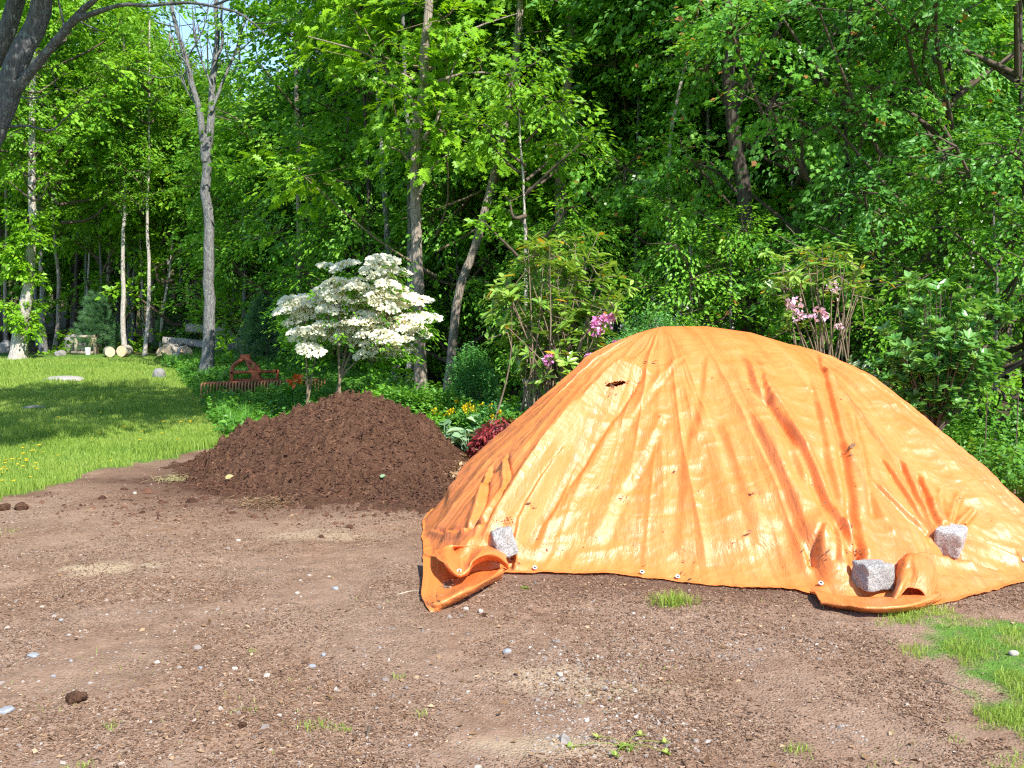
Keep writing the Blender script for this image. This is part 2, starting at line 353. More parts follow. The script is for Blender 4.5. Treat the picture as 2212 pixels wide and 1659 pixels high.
def granite_mat(name, tone=1.0, warm=1.0):
    m, nt, out = mat_new(name); k = N(nt); o = k.obj()
    v = k.voro(o, 230, 'F1', 1); sep = nt.nodes.new("ShaderNodeSeparateColor"); nt.links.new(v, sep.inputs[0])
    c = k.ramp(sep.outputs[0], [(.0, (.10 * tone, .10 * tone, .105 * tone)), (.25, (.22 * tone, .215 * tone, .215 * tone)), (.6, (.32 * tone * warm, .31 * tone, .30 * tone)), (1, (.44 * tone * warm, .42 * tone, .40 * tone))])
    c = k.mix(k.ramp(k.noise(o, 9, 5), [(.5, 0.0), (.7, .5)]), c, (.30 * tone, .25 * tone, .20 * tone))
    nt.links.new(k.pbr(c, .8, .3, k.bump(k.noise(o, 60, 6, .7), .7, .012)), out.inputs[0]); return m
M['granite'] = granite_mat('granite', .95); M['granite_warm'] = granite_mat('granite_warm', 1.1, 1.05); M['stone'] = plain('stone', (.37, .33, .29), .8, .25, .3, 30, .4, 60); M['stone_blue'] = plain('stone_blue', (.25, .26, .28), .8, .25, .3, 30, .4, 60); M['stone_pale'] = plain('stone_pale', (.38, .335, .285), .8, .25, .25, 30, .4, 60); M['boulder'] = granite_mat('boulder', .75)
M['rust'] = plain('rust', (.30, .085, .04), .8, .25, .45, 14, .5, 60)
M['rust_tine'] = plain('rust_tine', (.42, .20, .095), .75, .3, .35, 12, .4, 60)
M['orange_paint'] = plain('orange_paint', (.72, .11, .03), .5, .4, .15)
M['wood_old'] = plain('wood_old', (.33, .28, .21), .85, .2, .3, 10, .5, 30)
M['wood_new'] = plain('wood_new', (.55, .42, .27), .8, .2, .25, 14, .4, 40)
M['cut_wood'] = plain('cut_wood', (.62, .45, .29), .8, .2, .22, 25, .3, 60)
M['log_bark'] = bark_mat('log_bark', (.16, .14, .12), (.38, .34, .29), (.60, .55, .48))
M['metal'] = plain('eyelet_metal', (.82, .82, .80), .35, .5, .05, 20, .05, 40, 0.6)
M['black'] = plain('eyelet_hole', (.015, .012, .01), .9, .1, .1)
M['white_metal'] = plain('white_metal', (.75, .75, .74), .5, .4, .1)
M['siding'] = plain('siding', (.66, .66, .64), .7, .25, .08, 4, .1, 20)
M['roof'] = plain('roof', (.46, .49, .54), .8, .2, .12, 6, .2, 30)
M['pane'] = plain('pane', (.03, .04, .05), .1, .5, .2, 3, .0)

# ------------------------------------------------------------------ ground: one sheet to the horizon
def sdist(x, y, poly):
    """signed distance to a closed polygon, positive inside"""
    P = np.asarray(poly, float); d = np.full(x.shape, 1e9); ins = np.zeros(x.shape, bool)
    for a, b in zip(P, np.roll(P, -1, 0)):
        e = b - a; t = np.clip(((x - a[0]) * e[0] + (y - a[1]) * e[1]) / (e @ e + 1e-12), 0, 1)
        d = np.minimum(d, np.hypot(x - a[0] - t * e[0], y - a[1] - t * e[1]))
        c = ((a[1] > y) != (b[1] > y)) & (x < (b[0] - a[0]) * (y - a[1]) / (b[1] - a[1] + 1e-12) + a[0]); ins ^= c
    return np.where(ins, d, -d)
def gxy(*pts): return [tuple(G(a, b)[:2]) for a, b in pts]
DIRT = [(-9, -4), (-7.4, 4.5), (-5.6, 7.2)] + gxy((0, 1078), (110, 1048), (200, 1018), (330, 988), (480, 962)) + [(-2.3, 11.2), (-1.0, 10.9), (0.2, 10.6), (4.6, 10.6), (6.0, 8.0), (4.6, 6.1)] + gxy((2160, 1300), (1960, 1320), (1930, 1390), (1985, 1480), (2010, 1560), (2010, 1700)) + [(1.5, -4)]
def grass_mask(x, y):
    d = -sdist(x, y, DIRT); w = np.where(x > 1.0, .30, .22)
    return np.clip(d / w * .5 + .5 + (fbm(x * 2.3, y * 2.3, 5, 3) - .5) * np.where(x > 1, 1.6, .9), 0, 1)
def ground_z(x, y):
    x = np.asarray(x, float); y = np.asarray(y, float)
    far = sstep(10, 20, np.hypot(x, y))
    return (fbm(x * .5, y * .5, 3, 4) - .5) * (.04 + .16 * far) - .02 + 16 * sstep(66, 130, y)
gx = np.unique(np.concatenate((np.linspace(-6.5, 7, 250), -6.5 - np.geomspace(.06, 500, 60), 7 + np.geomspace(.06, 500, 60))))
gy = np.unique(np.concatenate((np.linspace(2.4, 13, 250), np.linspace(13, 34, 90), 34 + np.geomspace(.3, 700, 45), 2.4 - np.geomspace(.05, 60, 25))))
X, Y = np.meshgrid(gx, gy, indexing='ij')
near = 1 - sstep(11, 15, np.hypot(X, Y))
Z = ground_z(X, Y) + near * ((fbm(X * 3, Y * 3, 11, 4) - .5) * .035 + (fbm(X * 14, Y * 14, 12, 3) - .5) * .018)
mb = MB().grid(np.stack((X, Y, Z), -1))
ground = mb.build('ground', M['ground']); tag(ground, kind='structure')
def add_attr(o, name, vals):
    a = o.data.attributes.new(name, 'FLOAT', 'POINT'); a.data.foreach_set("value", np.asarray(vals, np.float32).ravel())
add_attr(ground, 'grass', grass_mask(X, Y) * np.where((X > 1) & (Y < 6.5), .6, 1) * np.where((Y > 10.4) & (X > -1.6), 0.55, 1))
MOUND_C = G(720, 1060)[:2]
md = np.hypot((X + 1.75) / 1.9, (Y - 9.3) / 1.55)
mulch_a = np.clip(1.25 - md, 0, 1) * 1.6 + .9 * sstep(.75, .15, np.hypot((X - .2) / 1.7, (Y - 6.5) / .9)) * .8 + .75 * sstep(.9, .2, np.hypot((X - 1.3) / 2.6, (Y - 5.75) / .55))
mulch_a += .55 * sstep(.5, .62, fbm(X * .9, Y * 2.2, 21, 4)) * sstep(7.6, 8.3, Y)
add_attr(ground, 'mulch', np.clip(mulch_a, 0, 1))
sand = 0
for (px, py, rx, ry) in ((215, 1222, .21, .16), (330, 1215, .1, .1), (1180, 1455, .26, .16), (1330, 1480, .3, .12), (700, 1150, .4, .18), (1200, 1600, .3, .1)):
    c = G(px, py); sand = np.maximum(sand, sstep(1.25, .55, np.hypot((X - c[0]) / rx, (Y - c[1]) / ry) + (fbm(X * 7, Y * 7, 8, 3) - .5) * .9) * (1 if px < 300 else .6))
add_attr(ground, 'sand', sand)
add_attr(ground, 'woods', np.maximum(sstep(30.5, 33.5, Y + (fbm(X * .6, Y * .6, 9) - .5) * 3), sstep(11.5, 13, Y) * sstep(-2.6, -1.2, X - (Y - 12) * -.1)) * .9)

def soil_z(x, y): return ground_z(x, y) + (fbm(x * 3, y * 3, 11, 4) - .5) * .035 + (fbm(x * 14, y * 14, 12, 3) - .5) * .018
# ------------------------------------------------------------------ brown mulch mound beside the tarp
def mound_h(x, y):
    # main cone, flank that runs under the tarp, small second heap behind
    xr = x + 1.52; yr = y - 9.75
    a = np.where(xr < 0, 1.62, 1.14); b = np.where(yr < 0, 1.72, 1.2)
    d = np.hypot(xr / a, yr / b) * (1 + (fbm(np.arctan2(yr, xr) * 1.3 + 5, x * 0, 41, 2) - .5) * .22)
    h1 = .77 * np.interp(d, (0, .12, .35, .6, .85, 1.0, 1.15), (1, .985, .84, .52, .19, .03, -.08))
    d2 = np.hypot((x + .98) / .55, (y - 10.1) / .6); h2 = .56 * np.interp(d2, (0, .3, .6, 1, 1.2), (1, .85, .5, 0, -.1))
    d3 = np.hypot((x + 2.45) / .75, (y - 9.95) / .75); h3 = .50 * np.interp(d3, (0, .3, .6, 1, 1.2), (1, .88, .5, 0, -.1))
    d4 = np.hypot((x + .6) / .8, (y - 8.3) / .8); h4 = .15 * np.interp(d4, (0, .3, .6, 1, 1.2), (1, .85, .5, 0, -.1))
    h = np.log(np.exp(h1 * 14) + np.exp(h2 * 14) + np.exp(h3 * 14) + np.exp(h4 * 14)) / 14 - .10
    n = (fbm(x * 2.2, y * 2.2, 42, 3) - .5) * .09 + (fbm(x * 9, y * 9, 43, 4) - .5) * .085 + (fbm(x * 32, y * 32, 44, 3) - .5) * .03
    lump = np.maximum(0, fbm(x * 16, y * 16, 45, 2) - .62) * .28
    return h + n * sstep(-.12, .12, h) + lump * sstep(-.02, .1, h) + .012
mx = np.linspace(-3.5, .95, 370); my = np.linspace(7.5, 11.6, 340)
MX, MY = np.meshgrid(mx, my, indexing='ij'); MZ = mound_h(MX, MY)
gm = MB().grid(np.stack((MX, MY, np.maximum(MZ, -.06)), -1))
mound = gm.build('mulch_pile', M['mulch']); tag(mound, 'bare dark brown mulch heap beside the orange tarp', 'mulch pile')

# ------------------------------------------------------------------ orange tarp draped over a second heap
RA, RB = np.array((1.16, 7.78)), np.array((2.18, 7.92))          # the ridge of the heap below it
edge_front = gxy((911, 1160), (914, 1205), (925, 1238), (965, 1248), (1030, 1242), (1097, 1236), (1160, 1233), (1270, 1238), (1380, 1243), (1480, 1251), (1600, 1263), (1690, 1270), (1760, 1281), (1830, 1296), (1900, 1303), (1965, 1304), (2020, 1296), (2090, 1283), (2135, 1273), (2170, 1260), (2215, 1251), (2300, 1243))
edge = np.array(edge_front + [(3.4, 5.85), (3.72, 6.4), (3.86, 7.0), (3.88, 7.7), (3.8, 8.5), (3.5, 9.2), (3.0, 9.75), (2.2, 10.0), (1.1, 10.05), (.2, 9.5), (-.35, 8.7), (-.6, 7.9), (-.66, 7.35)])
def closed_curve(P, n):
    Q = np.vstack((P, P[:1])); L = np.r_[0, np.cumsum(np.hypot(*np.diff(Q, axis=0).T))]
    s = np.linspace(0, L[-1], n, endpoint=False); return np.stack((np.interp(s, L, Q[:, 0]), np.interp(s, L, Q[:, 1])), -1), s, L
NU, NS = 1500, 270
E, arc, EL_ = closed_curve(edge, NU)
S = np.linspace(0, 1, NS) ** .92
rd = RB - RA; tr = np.clip(((E - RA) @ rd) / (rd @ rd), 0, 1); Cc = RA + tr[:, None] * rd
Hr = np.interp(tr, (0, .35, .7, 1), (1.42, 1.42, 1.37, 1.28))
dirE = np.arctan2(E[:, 1] - Cc[:, 1], E[:, 0] - Cc[:, 0])
frontness = np.clip(-np.sin(dirE), 0, 1)
prof_side = np.interp(S, (0, .04, .12, .3, .49, .62, .77, .9, 1), (1, .99, .955, .84, .63, .48, .315, .14, .012))
prof_front = np.interp(S, (0, .04, .12, .3, .5, .65, .8, .88, .93, .97, 1), (1, .99, .955, .82, .59, .40, .20, .095, .045, .02, .010))
def smooth1(p, n=9):
    q = np.pad(p, n, mode='edge'); kk = np.hanning(2 * n + 1); kk /= kk.sum(); r = np.convolve(q, kk, 'valid'); r[0] = p[0]; r[-1] = p[-1]; return r
prof_side = smooth1(prof_side); prof_front = smooth1(prof_front)
fw = sstep(.25, .85, frontness)[:, None]
prof = prof_side[None] * (1 - fw) + prof_front[None] * fw
XY = Cc[:, None] + S[None, :, None] * (E - Cc)[:, None]
Z0 = Hr[:, None] * prof
TP = np.concatenate((XY, Z0[..., None]), -1)                      # smooth sheet
Rl = np.hypot(*(E - Cc).T)                                        # length of each ray
radial = np.concatenate((nrm(E - Cc), np.zeros((NU, 1))), -1)
slope = np.gradient(Z0, axis=1) / (np.gradient(S)[None] * Rl[:, None])
nrmv = nrm(np.stack((-slope * radial[:, None, 0], -slope * radial[:, None, 1], np.ones_like(slope)), -1))
scr = project(TP)
vis = (XY[..., 1] < 8.3)
def surf(px, py):
    """grid index of the sheet's point seen at a pixel"""
    d = (scr[..., 0] - px) ** 2 + (scr[..., 1] - py) ** 2 + np.where(vis, 0, 1e6)
    return np.unravel_index(np.argmin(d), d.shape)
disp = np.zeros((NU, NS)); grime_shade = np.zeros((NU, NS))
def pleat(path, h, w, valley=.5, side=-1, t0=.15, t1=.1, gr=.0, hs=None):
    """a fold along a pixel path: a rounded ridge, steep on one side with a valley beside it"""
    global disp, grime_shade
    P = catmull([TP[surf(*p)] for p in path], 60)
    T = nrm(np.gradient(P, axis=0))
    best = np.full((NU, NS), 1e9); sg = np.zeros((NU, NS)); tt = np.zeros((NU, NS))
    box = (np.abs(TP[..., 0] - P[:, 0].mean()) < np.ptp(P[:, 0]) / 2 + w * 6) & (np.abs(TP[..., 1] - P[:, 1].mean()) < np.ptp(P[:, 1]) / 2 + w * 6)
    Q = TP[box]; d2 = ((Q[:, None] - P[None]) ** 2).sum(-1); j = d2.argmin(1)
    dv = Q - P[j]; nv = nrmv[box]; lat = np.cross(nv, T[j]); sd = (dv * nrm(lat)).sum(1); dist = np.sqrt(d2[np.arange(len(Q)), j])
    t = j / 59.0; env = sstep(0, t0, t) * sstep(1, 1 - t1, t) if t1 > 0 else sstep(0, t0, t)
    over = np.sqrt(np.maximum(dist ** 2 - sd ** 2, 0)); env = env * np.exp(-(over / (w * 1.5)) ** 2)
    q = sd * side
    ww = w * (.6 + .6 * t)
    ridge = np.where(q > 0, np.exp(-(q / (ww * .42)) ** 2), np.exp(-(q / ww) ** 2))
    val = np.exp(-((q - ww * .95) / (ww * .55)) ** 2)
    hh = h if hs is None else np.interp(t, np.linspace(0, 1, len(hs)), hs)
    disp[box] += env * hh * (ridge - valley * val)
    grime_shade[box] = np.maximum(grime_shade[box], gr * env * np.exp(-((q - ww * .6) / (ww * .8)) ** 2))
# long gathers that run from the crest to the stones on the hem
pleat([(1592, 745), (1660, 850), (1738, 980), (1790, 1085), (1850, 1180), (1880, 1238)], 0.0410, .048, .7, gr=0.36, t0=.1, t1=.05)
pleat([(1560, 745), (1632, 820), (1690, 885), (1722, 965), (1752, 1060)], 0.0287, .06, .6, gr=0.32)
pleat([(1768, 745), (1800, 870), (1828, 985), (1850, 1100), (1876, 1222)], 0.0328, .048, .7, gr=0.28, t1=.05)
pleat([(1700, 760), (1770, 880), (1800, 1010), (1830, 1120)], 0.0205, .05, .7)
pleat([(1830, 880), (1850, 960), (1858, 1040), (1872, 1130)], 0.0287, .045, .8, side=1)
pleat([(1420, 745), (1330, 815), (1240, 905), (1150, 1010), (1085, 1130), (1070, 1180)], 0.0820, .15, .35, side=-1, gr=0.12, t0=.2, t1=.1)
pleat([(1395, 800), (1325, 900), (1260, 1000), (1190, 1100), (1120, 1190)], -.03, .08, .3, side=1, gr=0.36)
pleat([(1240, 960), (1170, 1060), (1125, 1150), (1112, 1220)], 0.0369, .05, .9, side=-1, gr=0.40, t1=.05)
pleat([(1440, 880), (1390, 980), (1330, 1080), (1280, 1180)], 0.0180, .07, .5, side=1)
pleat([(1500, 900), (1490, 1000), (1480, 1120), (1470, 1200)], 0.0148, .08, .4)
pleat([(1560, 900), (1590, 1000), (1620, 1100), (1650, 1190)], 0.0205, .08, .5, gr=0.12)
pleat([(1480, 760), (1400, 850), (1340, 930)], 0.0148, .05, .5, side=1, gr=0.16)
pleat([(1530, 760), (1520, 860), (1505, 960)], 0.0115, .05, .5)
pleat([(1620, 880), (1680, 1000), (1730, 1100), (1752, 1180)], 0.0287, .07, .6, gr=0.16)
for k_, (tx, ty) in enumerate(((1900, 985), (1940, 1000), (1985, 1020), (2030, 1045), (2075, 1060), (2110, 1090), (1880, 1040))):
    pleat([(tx, ty), ((tx + 2030) / 2, (ty + 1165) / 2 + 5), (2030 + (tx - 2000) * .12, 1158)], .022 + .008 * (k_ % 3), .032, .7, side=1 if tx > 2000 else -1, t1=.03)
pleat([(2060, 1165), (2130, 1180), (2212, 1205)], 0.0410, .05, .7, side=1)
pleat([(1960, 1200), (2020, 1196), (2090, 1212), (2180, 1232)], 0.0287, .05, .8, side=1)
pleat([(1060, 1010), (1040, 1080), (1000, 1160)], 0.0328, .05, .8, side=1, gr=0.36)
pleat([(1095, 985), (1085, 1050), (1035, 1140)], 0.0287, .04, .8, side=1, gr=0.36)
pleat([(1150, 880), (1050, 990), (960, 1100)], 0.0164, .08, .5, gr=0.20)
pleat([(925, 1135), (985, 1150), (1050, 1145)], 0.0287, .04, .7, side=1, gr=0.24)
# the crumpled pocket by the front stone
def lump(px, py, r, h, asp=1.0):
    global disp
    c = TP[surf(px, py)]; d = np.hypot((TP[..., 0] - c[0]) / r, (TP[..., 1] - c[1]) / (r * asp)); disp += h * np.exp(-d ** 2 * 2)
lump(1795, 1190, .17, .07, 1.3); lump(1752, 1190, .06, -.05, 2.6); lump(1765, 1225, .09, -.03); lump(1845, 1205, .05, -.04, 2.5); lump(1800, 1120, .10, .03)
pleat([(1780, 1140), (1768, 1175), (1772, 1215)], .03, .03, .9, side=-1, gr=1)
pleat([(1818, 1125), (1835, 1165), (1848, 1210)], .04, .03, .9, side=1, gr=1)
pleat([(1800, 1145), (1808, 1180), (1812, 1220)], .02, .025, .8)
lump(1085, 1190, .13, -.05); lump(2050, 1185, .12, -.05); lump(1885, 1275, .15, -.02)
# gathers everywhere, running down the slope, and small crumples
ua = arc[:, None] * np.ones(NS); sa = S[None] * Rl[:, None]
ux = np.cos(dirE)[:, None] * 3 + ua * .9
amp = sstep(.02, .35, S)[None] * (1 - .75 * sstep(.85, 1, S)[None])
wv = fbm(ua * 1.1, sa * .5, 61, 2) * .5
def ridged(u, v, sd): return 1 - np.abs(2 * vn(u, v, sd) - 1)
g1 = ridged((ua + wv * .5) * 2.1, sa * .35 + 3, 62) ** 2; g2 = ridged((ua - wv * .4) * 4.6, sa * .6, 63) ** 2; g3 = ridged((ua + wv * .3) * 9.5, sa * 1.1, 64) ** 2
disp += amp * (.046 * (g1 - .4) + .022 * (g2 - .4) + .007 * (g3 - .4))
ca = np.cos(.5); sa_ = np.sin(.5)
def crump(f, sd, st=1.0): return np.abs(2 * fbm(TP[..., 0] * f + wv * 2, (TP[..., 1] * st + TP[..., 2]) * f, sd, 2) - 1)
disp += sstep(.05, .2, S)[None] * (-.022 * crump(3.2, 65) - .008 * crump(8, 66) - .003 * crump(20, 67) + .010)
grime_shade = np.maximum(grime_shade, .4 * sstep(.5, .72, fbm(ua * 3.2, sa * .8, 70, 4)) + .35 * sstep(.75, .2, frontness)[:, None])  # flank term: some dirt, mostly shade painted into the sheet's tint
# wavy hem
hem = sstep(.90, 1.0, S)[None]
disp_z = hem * (.004 + .028 * fbm(ua * 1.6, ua * 0, 71, 3) ** 2)
TF = TP + nrmv * disp[..., None]
TF[..., 2] = np.maximum(TF[..., 2] - .055 * sstep(.82, 1, S)[None] + disp_z, soil_z(TF[..., 0], TF[..., 1]) + .008 + .5 * disp_z)
uvs = np.stack((ua * .8 + 1.3, sa), -1)
# a tear high on the sheet shows the mulch beneath
sf = project(TF)
def tear_mask(p):
    x = (p[..., 0] - 1331) / 25; y = (p[..., 1] - (829 + (p[..., 0] - 1331) * -.16)) / 7.0
    return (x ** 2 + y ** 2 < 1) & vis
tb = MB().grid(TF, 0, np.clip(grime_shade, 0, 1), close_u=True)
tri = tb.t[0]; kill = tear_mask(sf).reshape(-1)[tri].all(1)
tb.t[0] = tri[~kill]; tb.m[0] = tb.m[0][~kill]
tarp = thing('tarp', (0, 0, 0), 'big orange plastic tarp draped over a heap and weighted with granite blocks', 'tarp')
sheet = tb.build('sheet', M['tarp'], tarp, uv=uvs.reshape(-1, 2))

# heap under the tarp
HP = np.concatenate((Cc[:, None] + S[None, :, None] * .94 * (E - Cc)[:, None], (Z0 * .86 - .13)[..., None]), -1)[::5, ::3]
HP[..., 2] += (fbm(HP[..., 0] * 9, HP[..., 1] * 9, 46, 3) - .5) * .04
heap = MB().grid(HP, close_u=True).build('covered_heap', M['mulch'])
tag(heap, 'brown mulch heap that shows through the tear in the orange tarp', 'mulch pile')
_flat = TF.reshape(-1, 3)
def tarp_at(px, py):
    d = (sf[..., 0] - px) ** 2 + (sf[..., 1] - py) ** 2 + np.where(vis, 0, 1e6); return TF[np.unravel_index(np.argmin(d), d.shape)]

def sheet_patch(name, rows, nu=90, nv=34, wob=.006, seed=0, grim=.2):
    """a loose fold of the sheet lofted through rows of points"""
    R = np.array([catmull(r, nu) for r in rows]); P = np.array([catmull(R[:, i], nv) for i in range(nu)])
    n = nrm(np.cross(np.gradient(P, axis=0), np.gradient(P, axis=1)))
    u, v = np.meshgrid(np.linspace(0, 1, nu), np.linspace(0, 1, nv), indexing='ij')
    P = P + n * ((fbm(u * 7, v * 4, 80 + seed, 3) - .5) * wob * 3)[..., None]
    o = MB().grid(P, 0, grim * fbm(u * 8, v * 3, seed, 3)).build(name, M['tarp'], tarp, uv=np.stack((u * .9 + seed, v * .35), -1).reshape(-1, 2))
    s_ = o.modifiers.new("thickness", 'SOLIDIFY'); s_.thickness = .004; s_.offset = 0
    return o
def W(px, py, h): return G(px, py, h - .018)
# folded corner at the small end: a lip lying on the ground and a hem that snakes over it
sheet_patch('corner_fold', [[W(936, 1188, .11), W(962, 1180, .14), W(990, 1177, .15), W(1020, 1178, .15), W(1050, 1180, .14), W(1080, 1186, .10), W(1098, 1205, .05)],
                            [W(943, 1204, .13), W(966, 1196, .14), W(990, 1196, .085), W(1012, 1205, .09), W(1038, 1190, .17), W(1066, 1190, .15), W(1093, 1199, .10)],
                            [W(960, 1216, .13), W(974, 1230, .115), W(992, 1238, .10), W(1010, 1231, .11), W(1024, 1211, .15), W(1062, 1198, .15), W(1097, 1216, .07)],
                            [W(964, 1226, .075), W(977, 1241, .06), W(993, 1249, .05), W(1011, 1242, .055), W(1026, 1222, .085), W(1062, 1209, .09), W(1099, 1228, .015)]], seed=1)
sheet_patch('corner_fold', [[W(914, 1196, .09), W(945, 1205, .06), W(1000, 1215, .03), W(1050, 1220, .02), W(1094, 1224, .01)],
                            [W(913, 1245, .045), W(942, 1252, .02), W(988, 1252, .012), W(1038, 1240, .02), W(1090, 1230, .02)],
                            [W(910, 1281, .035), W(934, 1288, .018), W(978, 1278, .03), W(1034, 1252, .065), W(1084, 1229, .06)],
                            [W(917, 1303, .02), W(942, 1301, .05), W(990, 1279, .09), W(1042, 1256, .10), W(1087, 1231, .075)],
                            [W(925, 1316, .012), W(950, 1311, .03), W(996, 1289, .065), W(1046, 1263, .07), W(1086, 1239, .05)],
                            [W(931, 1323, .004), W(954, 1317, .006), W(999, 1296, .008), W(1048, 1270, .008), W(1083, 1250, .006)]], seed=2)
# folded corner by the front block: an ear standing up from the hem, and a turned-up hem
sheet_patch('corner_fold', [[W(1925, 1240, .03), W(1930, 1222, .10), W(1946, 1206, .17), W(1965, 1196, .21), W(1990, 1198, .20), W(2012, 1210, .16), W(2024, 1232, .10), W(2026, 1262, .04)],
                            [W(1932, 1262, .03), W(1940, 1238, .12), W(1955, 1214, .19), W(1972, 1200, .22), W(1994, 1203, .21), W(2014, 1222, .17), W(2020, 1250, .10), W(2020, 1278, .03)],
                            [W(1925, 1290, .03), W(1946, 1262, .11), W(1966, 1236, .15), W(1984, 1232, .165), W(2002, 1238, .15), W(2010, 1256, .11), W(2012, 1276, .06), W(2012, 1292, .012)],
                            [W(1920, 1304, .02), W(1940, 1290, .05), W(1958, 1272, .08), W(1976, 1270, .09), W(1990, 1276, .075), W(2000, 1288, .05), W(2006, 1296, .03), W(2008, 1300, .01)]], seed=3)
sheet_patch('corner_fold', [[W(1752, 1272, .03), W(1815, 1285, .03), W(1870, 1290, .03), W(1925, 1290, .03), W(1985, 1284, .03), W(2030, 1280, .03)],
                            [W(1762, 1284, .035), W(1820, 1296, .03), W(1872, 1302, .045), W(1928, 1300, .05), W(1990, 1292, .05), W(2032, 1284, .03)],
                            [W(1772, 1300, .03), W(1824, 1307, .045), W(1871, 1313, .055), W(1946, 1310, .06), W(1996, 1300, .05), W(2034, 1288, .02)],
                            [W(1776, 1308, .004), W(1826, 1315, .005), W(1870, 1324, .005), W(1950, 1322, .005), W(1998, 1311, .005), W(2036, 1293, .004)]], seed=4)
# brass-rimmed eyelets along the hem
def torus(R, r, nu=20, nv=8):
    a = np.linspace(0, 2 * math.pi, nu, endpoint=False)[:, None]; b = np.linspace(0, 2 * math.pi, nv, endpoint=False)[None]
    return np.stack(((R + r * np.cos(b)) * np.cos(a), (R + r * np.cos(b)) * np.sin(a), r * .6 * np.sin(b) + 0 * a), -1)
me_eye = MB().grid(torus(.0105, .0045), close_u=True, close_v=True).mesh('eyelet', M['metal'])
disc = np.array([(0, 0, .001)] + [(math.cos(a) * .008, math.sin(a) * .008, .001) for a in np.linspace(0, 2 * math.pi, 16, endpoint=False)])
me_hole = MB().add(disc, [(0, 1 + i, 1 + (i + 1) % 16) for i in range(16)]).mesh('hole', M['black'])
for (px, py, h, tilt) in ((1156, 1229, .03, 35), (1386, 1239, .03, 30), (1463, 1248, .03, 30), (1772, 1262, .035, 35), (2209, 1212, .10, 55), (992, 1235, .10, 62)):
    c = tarp_at(px, py) + np.array((0, -.012, .014)) if px != 992 else W(px, py, .098) + np.array((0, -.012, .006))
    o = link('eyelet', me_eye, tarp, c); o.rotation_euler = (math.radians(tilt), 0, 0)
    h_ = link('hole', me_hole, o)

# granite blocks that hold the tarp down
def rough_block(size, seed, n=14, round_=.10, rough=.03):
    """a hand-split stone setts: a rounded box with chipped, uneven faces"""
    mb = MB(); g = np.linspace(-1, 1, n); A, B = np.meshgrid(g, g, indexing='ij'); one = np.ones_like(A)
    for ax in range(3):
        for s in (-1, 1):
            c = [A, B]; P = np.stack((c[0], c[1], one * s), -1) if s > 0 else np.stack((c[1], c[0], one * s), -1)
            P = np.roll(P, ax + 1, -1)
            q = np.clip(P, -1 + round_ * 2, 1 - round_ * 2); r = P - q; L = np.linalg.norm(r, axis=-1, keepdims=True)
            P = q + r / np.maximum(L, 1e-9) * np.minimum(L, round_ * 2) * .9
            d = fbm(P[..., 0] * 1.6 + P[..., 2] * 1.1 + seed, P[..., 1] * 1.6 - P[..., 2] * .9, seed, 4) - .5
            P = P * (1 + d[..., None] * rough * 9)
            mb.grid(P * np.asarray(size) / 2)
    return mb
def block(loc, size, rot, seed, mat, label, tilt=(0, 0)):
    o = rough_block(size, seed).build('granite_block', mat); o.location = loc; o.rotation_euler = (tilt[0], tilt[1], rot)
    return tag(o, label, 'granite block', 'granite blocks weighting the tarp')
c = tarp_at(1085, 1200); block((c[0], c[1] + .02, c[2] + .075), (.135, .15, .18), math.radians(18), 3, M['granite'], 'upright granite block wedged in the tarp\'s small folded corner beside the dirt', (math.radians(-14), math.radians(-8)))
c = tarp_at(1886, 1275); block((c[0], c[1] + .02, .095), (.185, .17, .15), math.radians(17), 7, M['granite'], 'grey granite block with a dark shaded side on the front hem of the tarp', (math.radians(-4), math.radians(2)))
c = tarp_at(2052, 1185); block((c[0], c[1] + .01, c[2] + .05), (.155, .16, .165), math.radians(-32), 12, M['granite_warm'], 'pale rounded granite block up in the tarp\'s gathers beyond the folded ear', (math.radians(10), math.radians(10)))

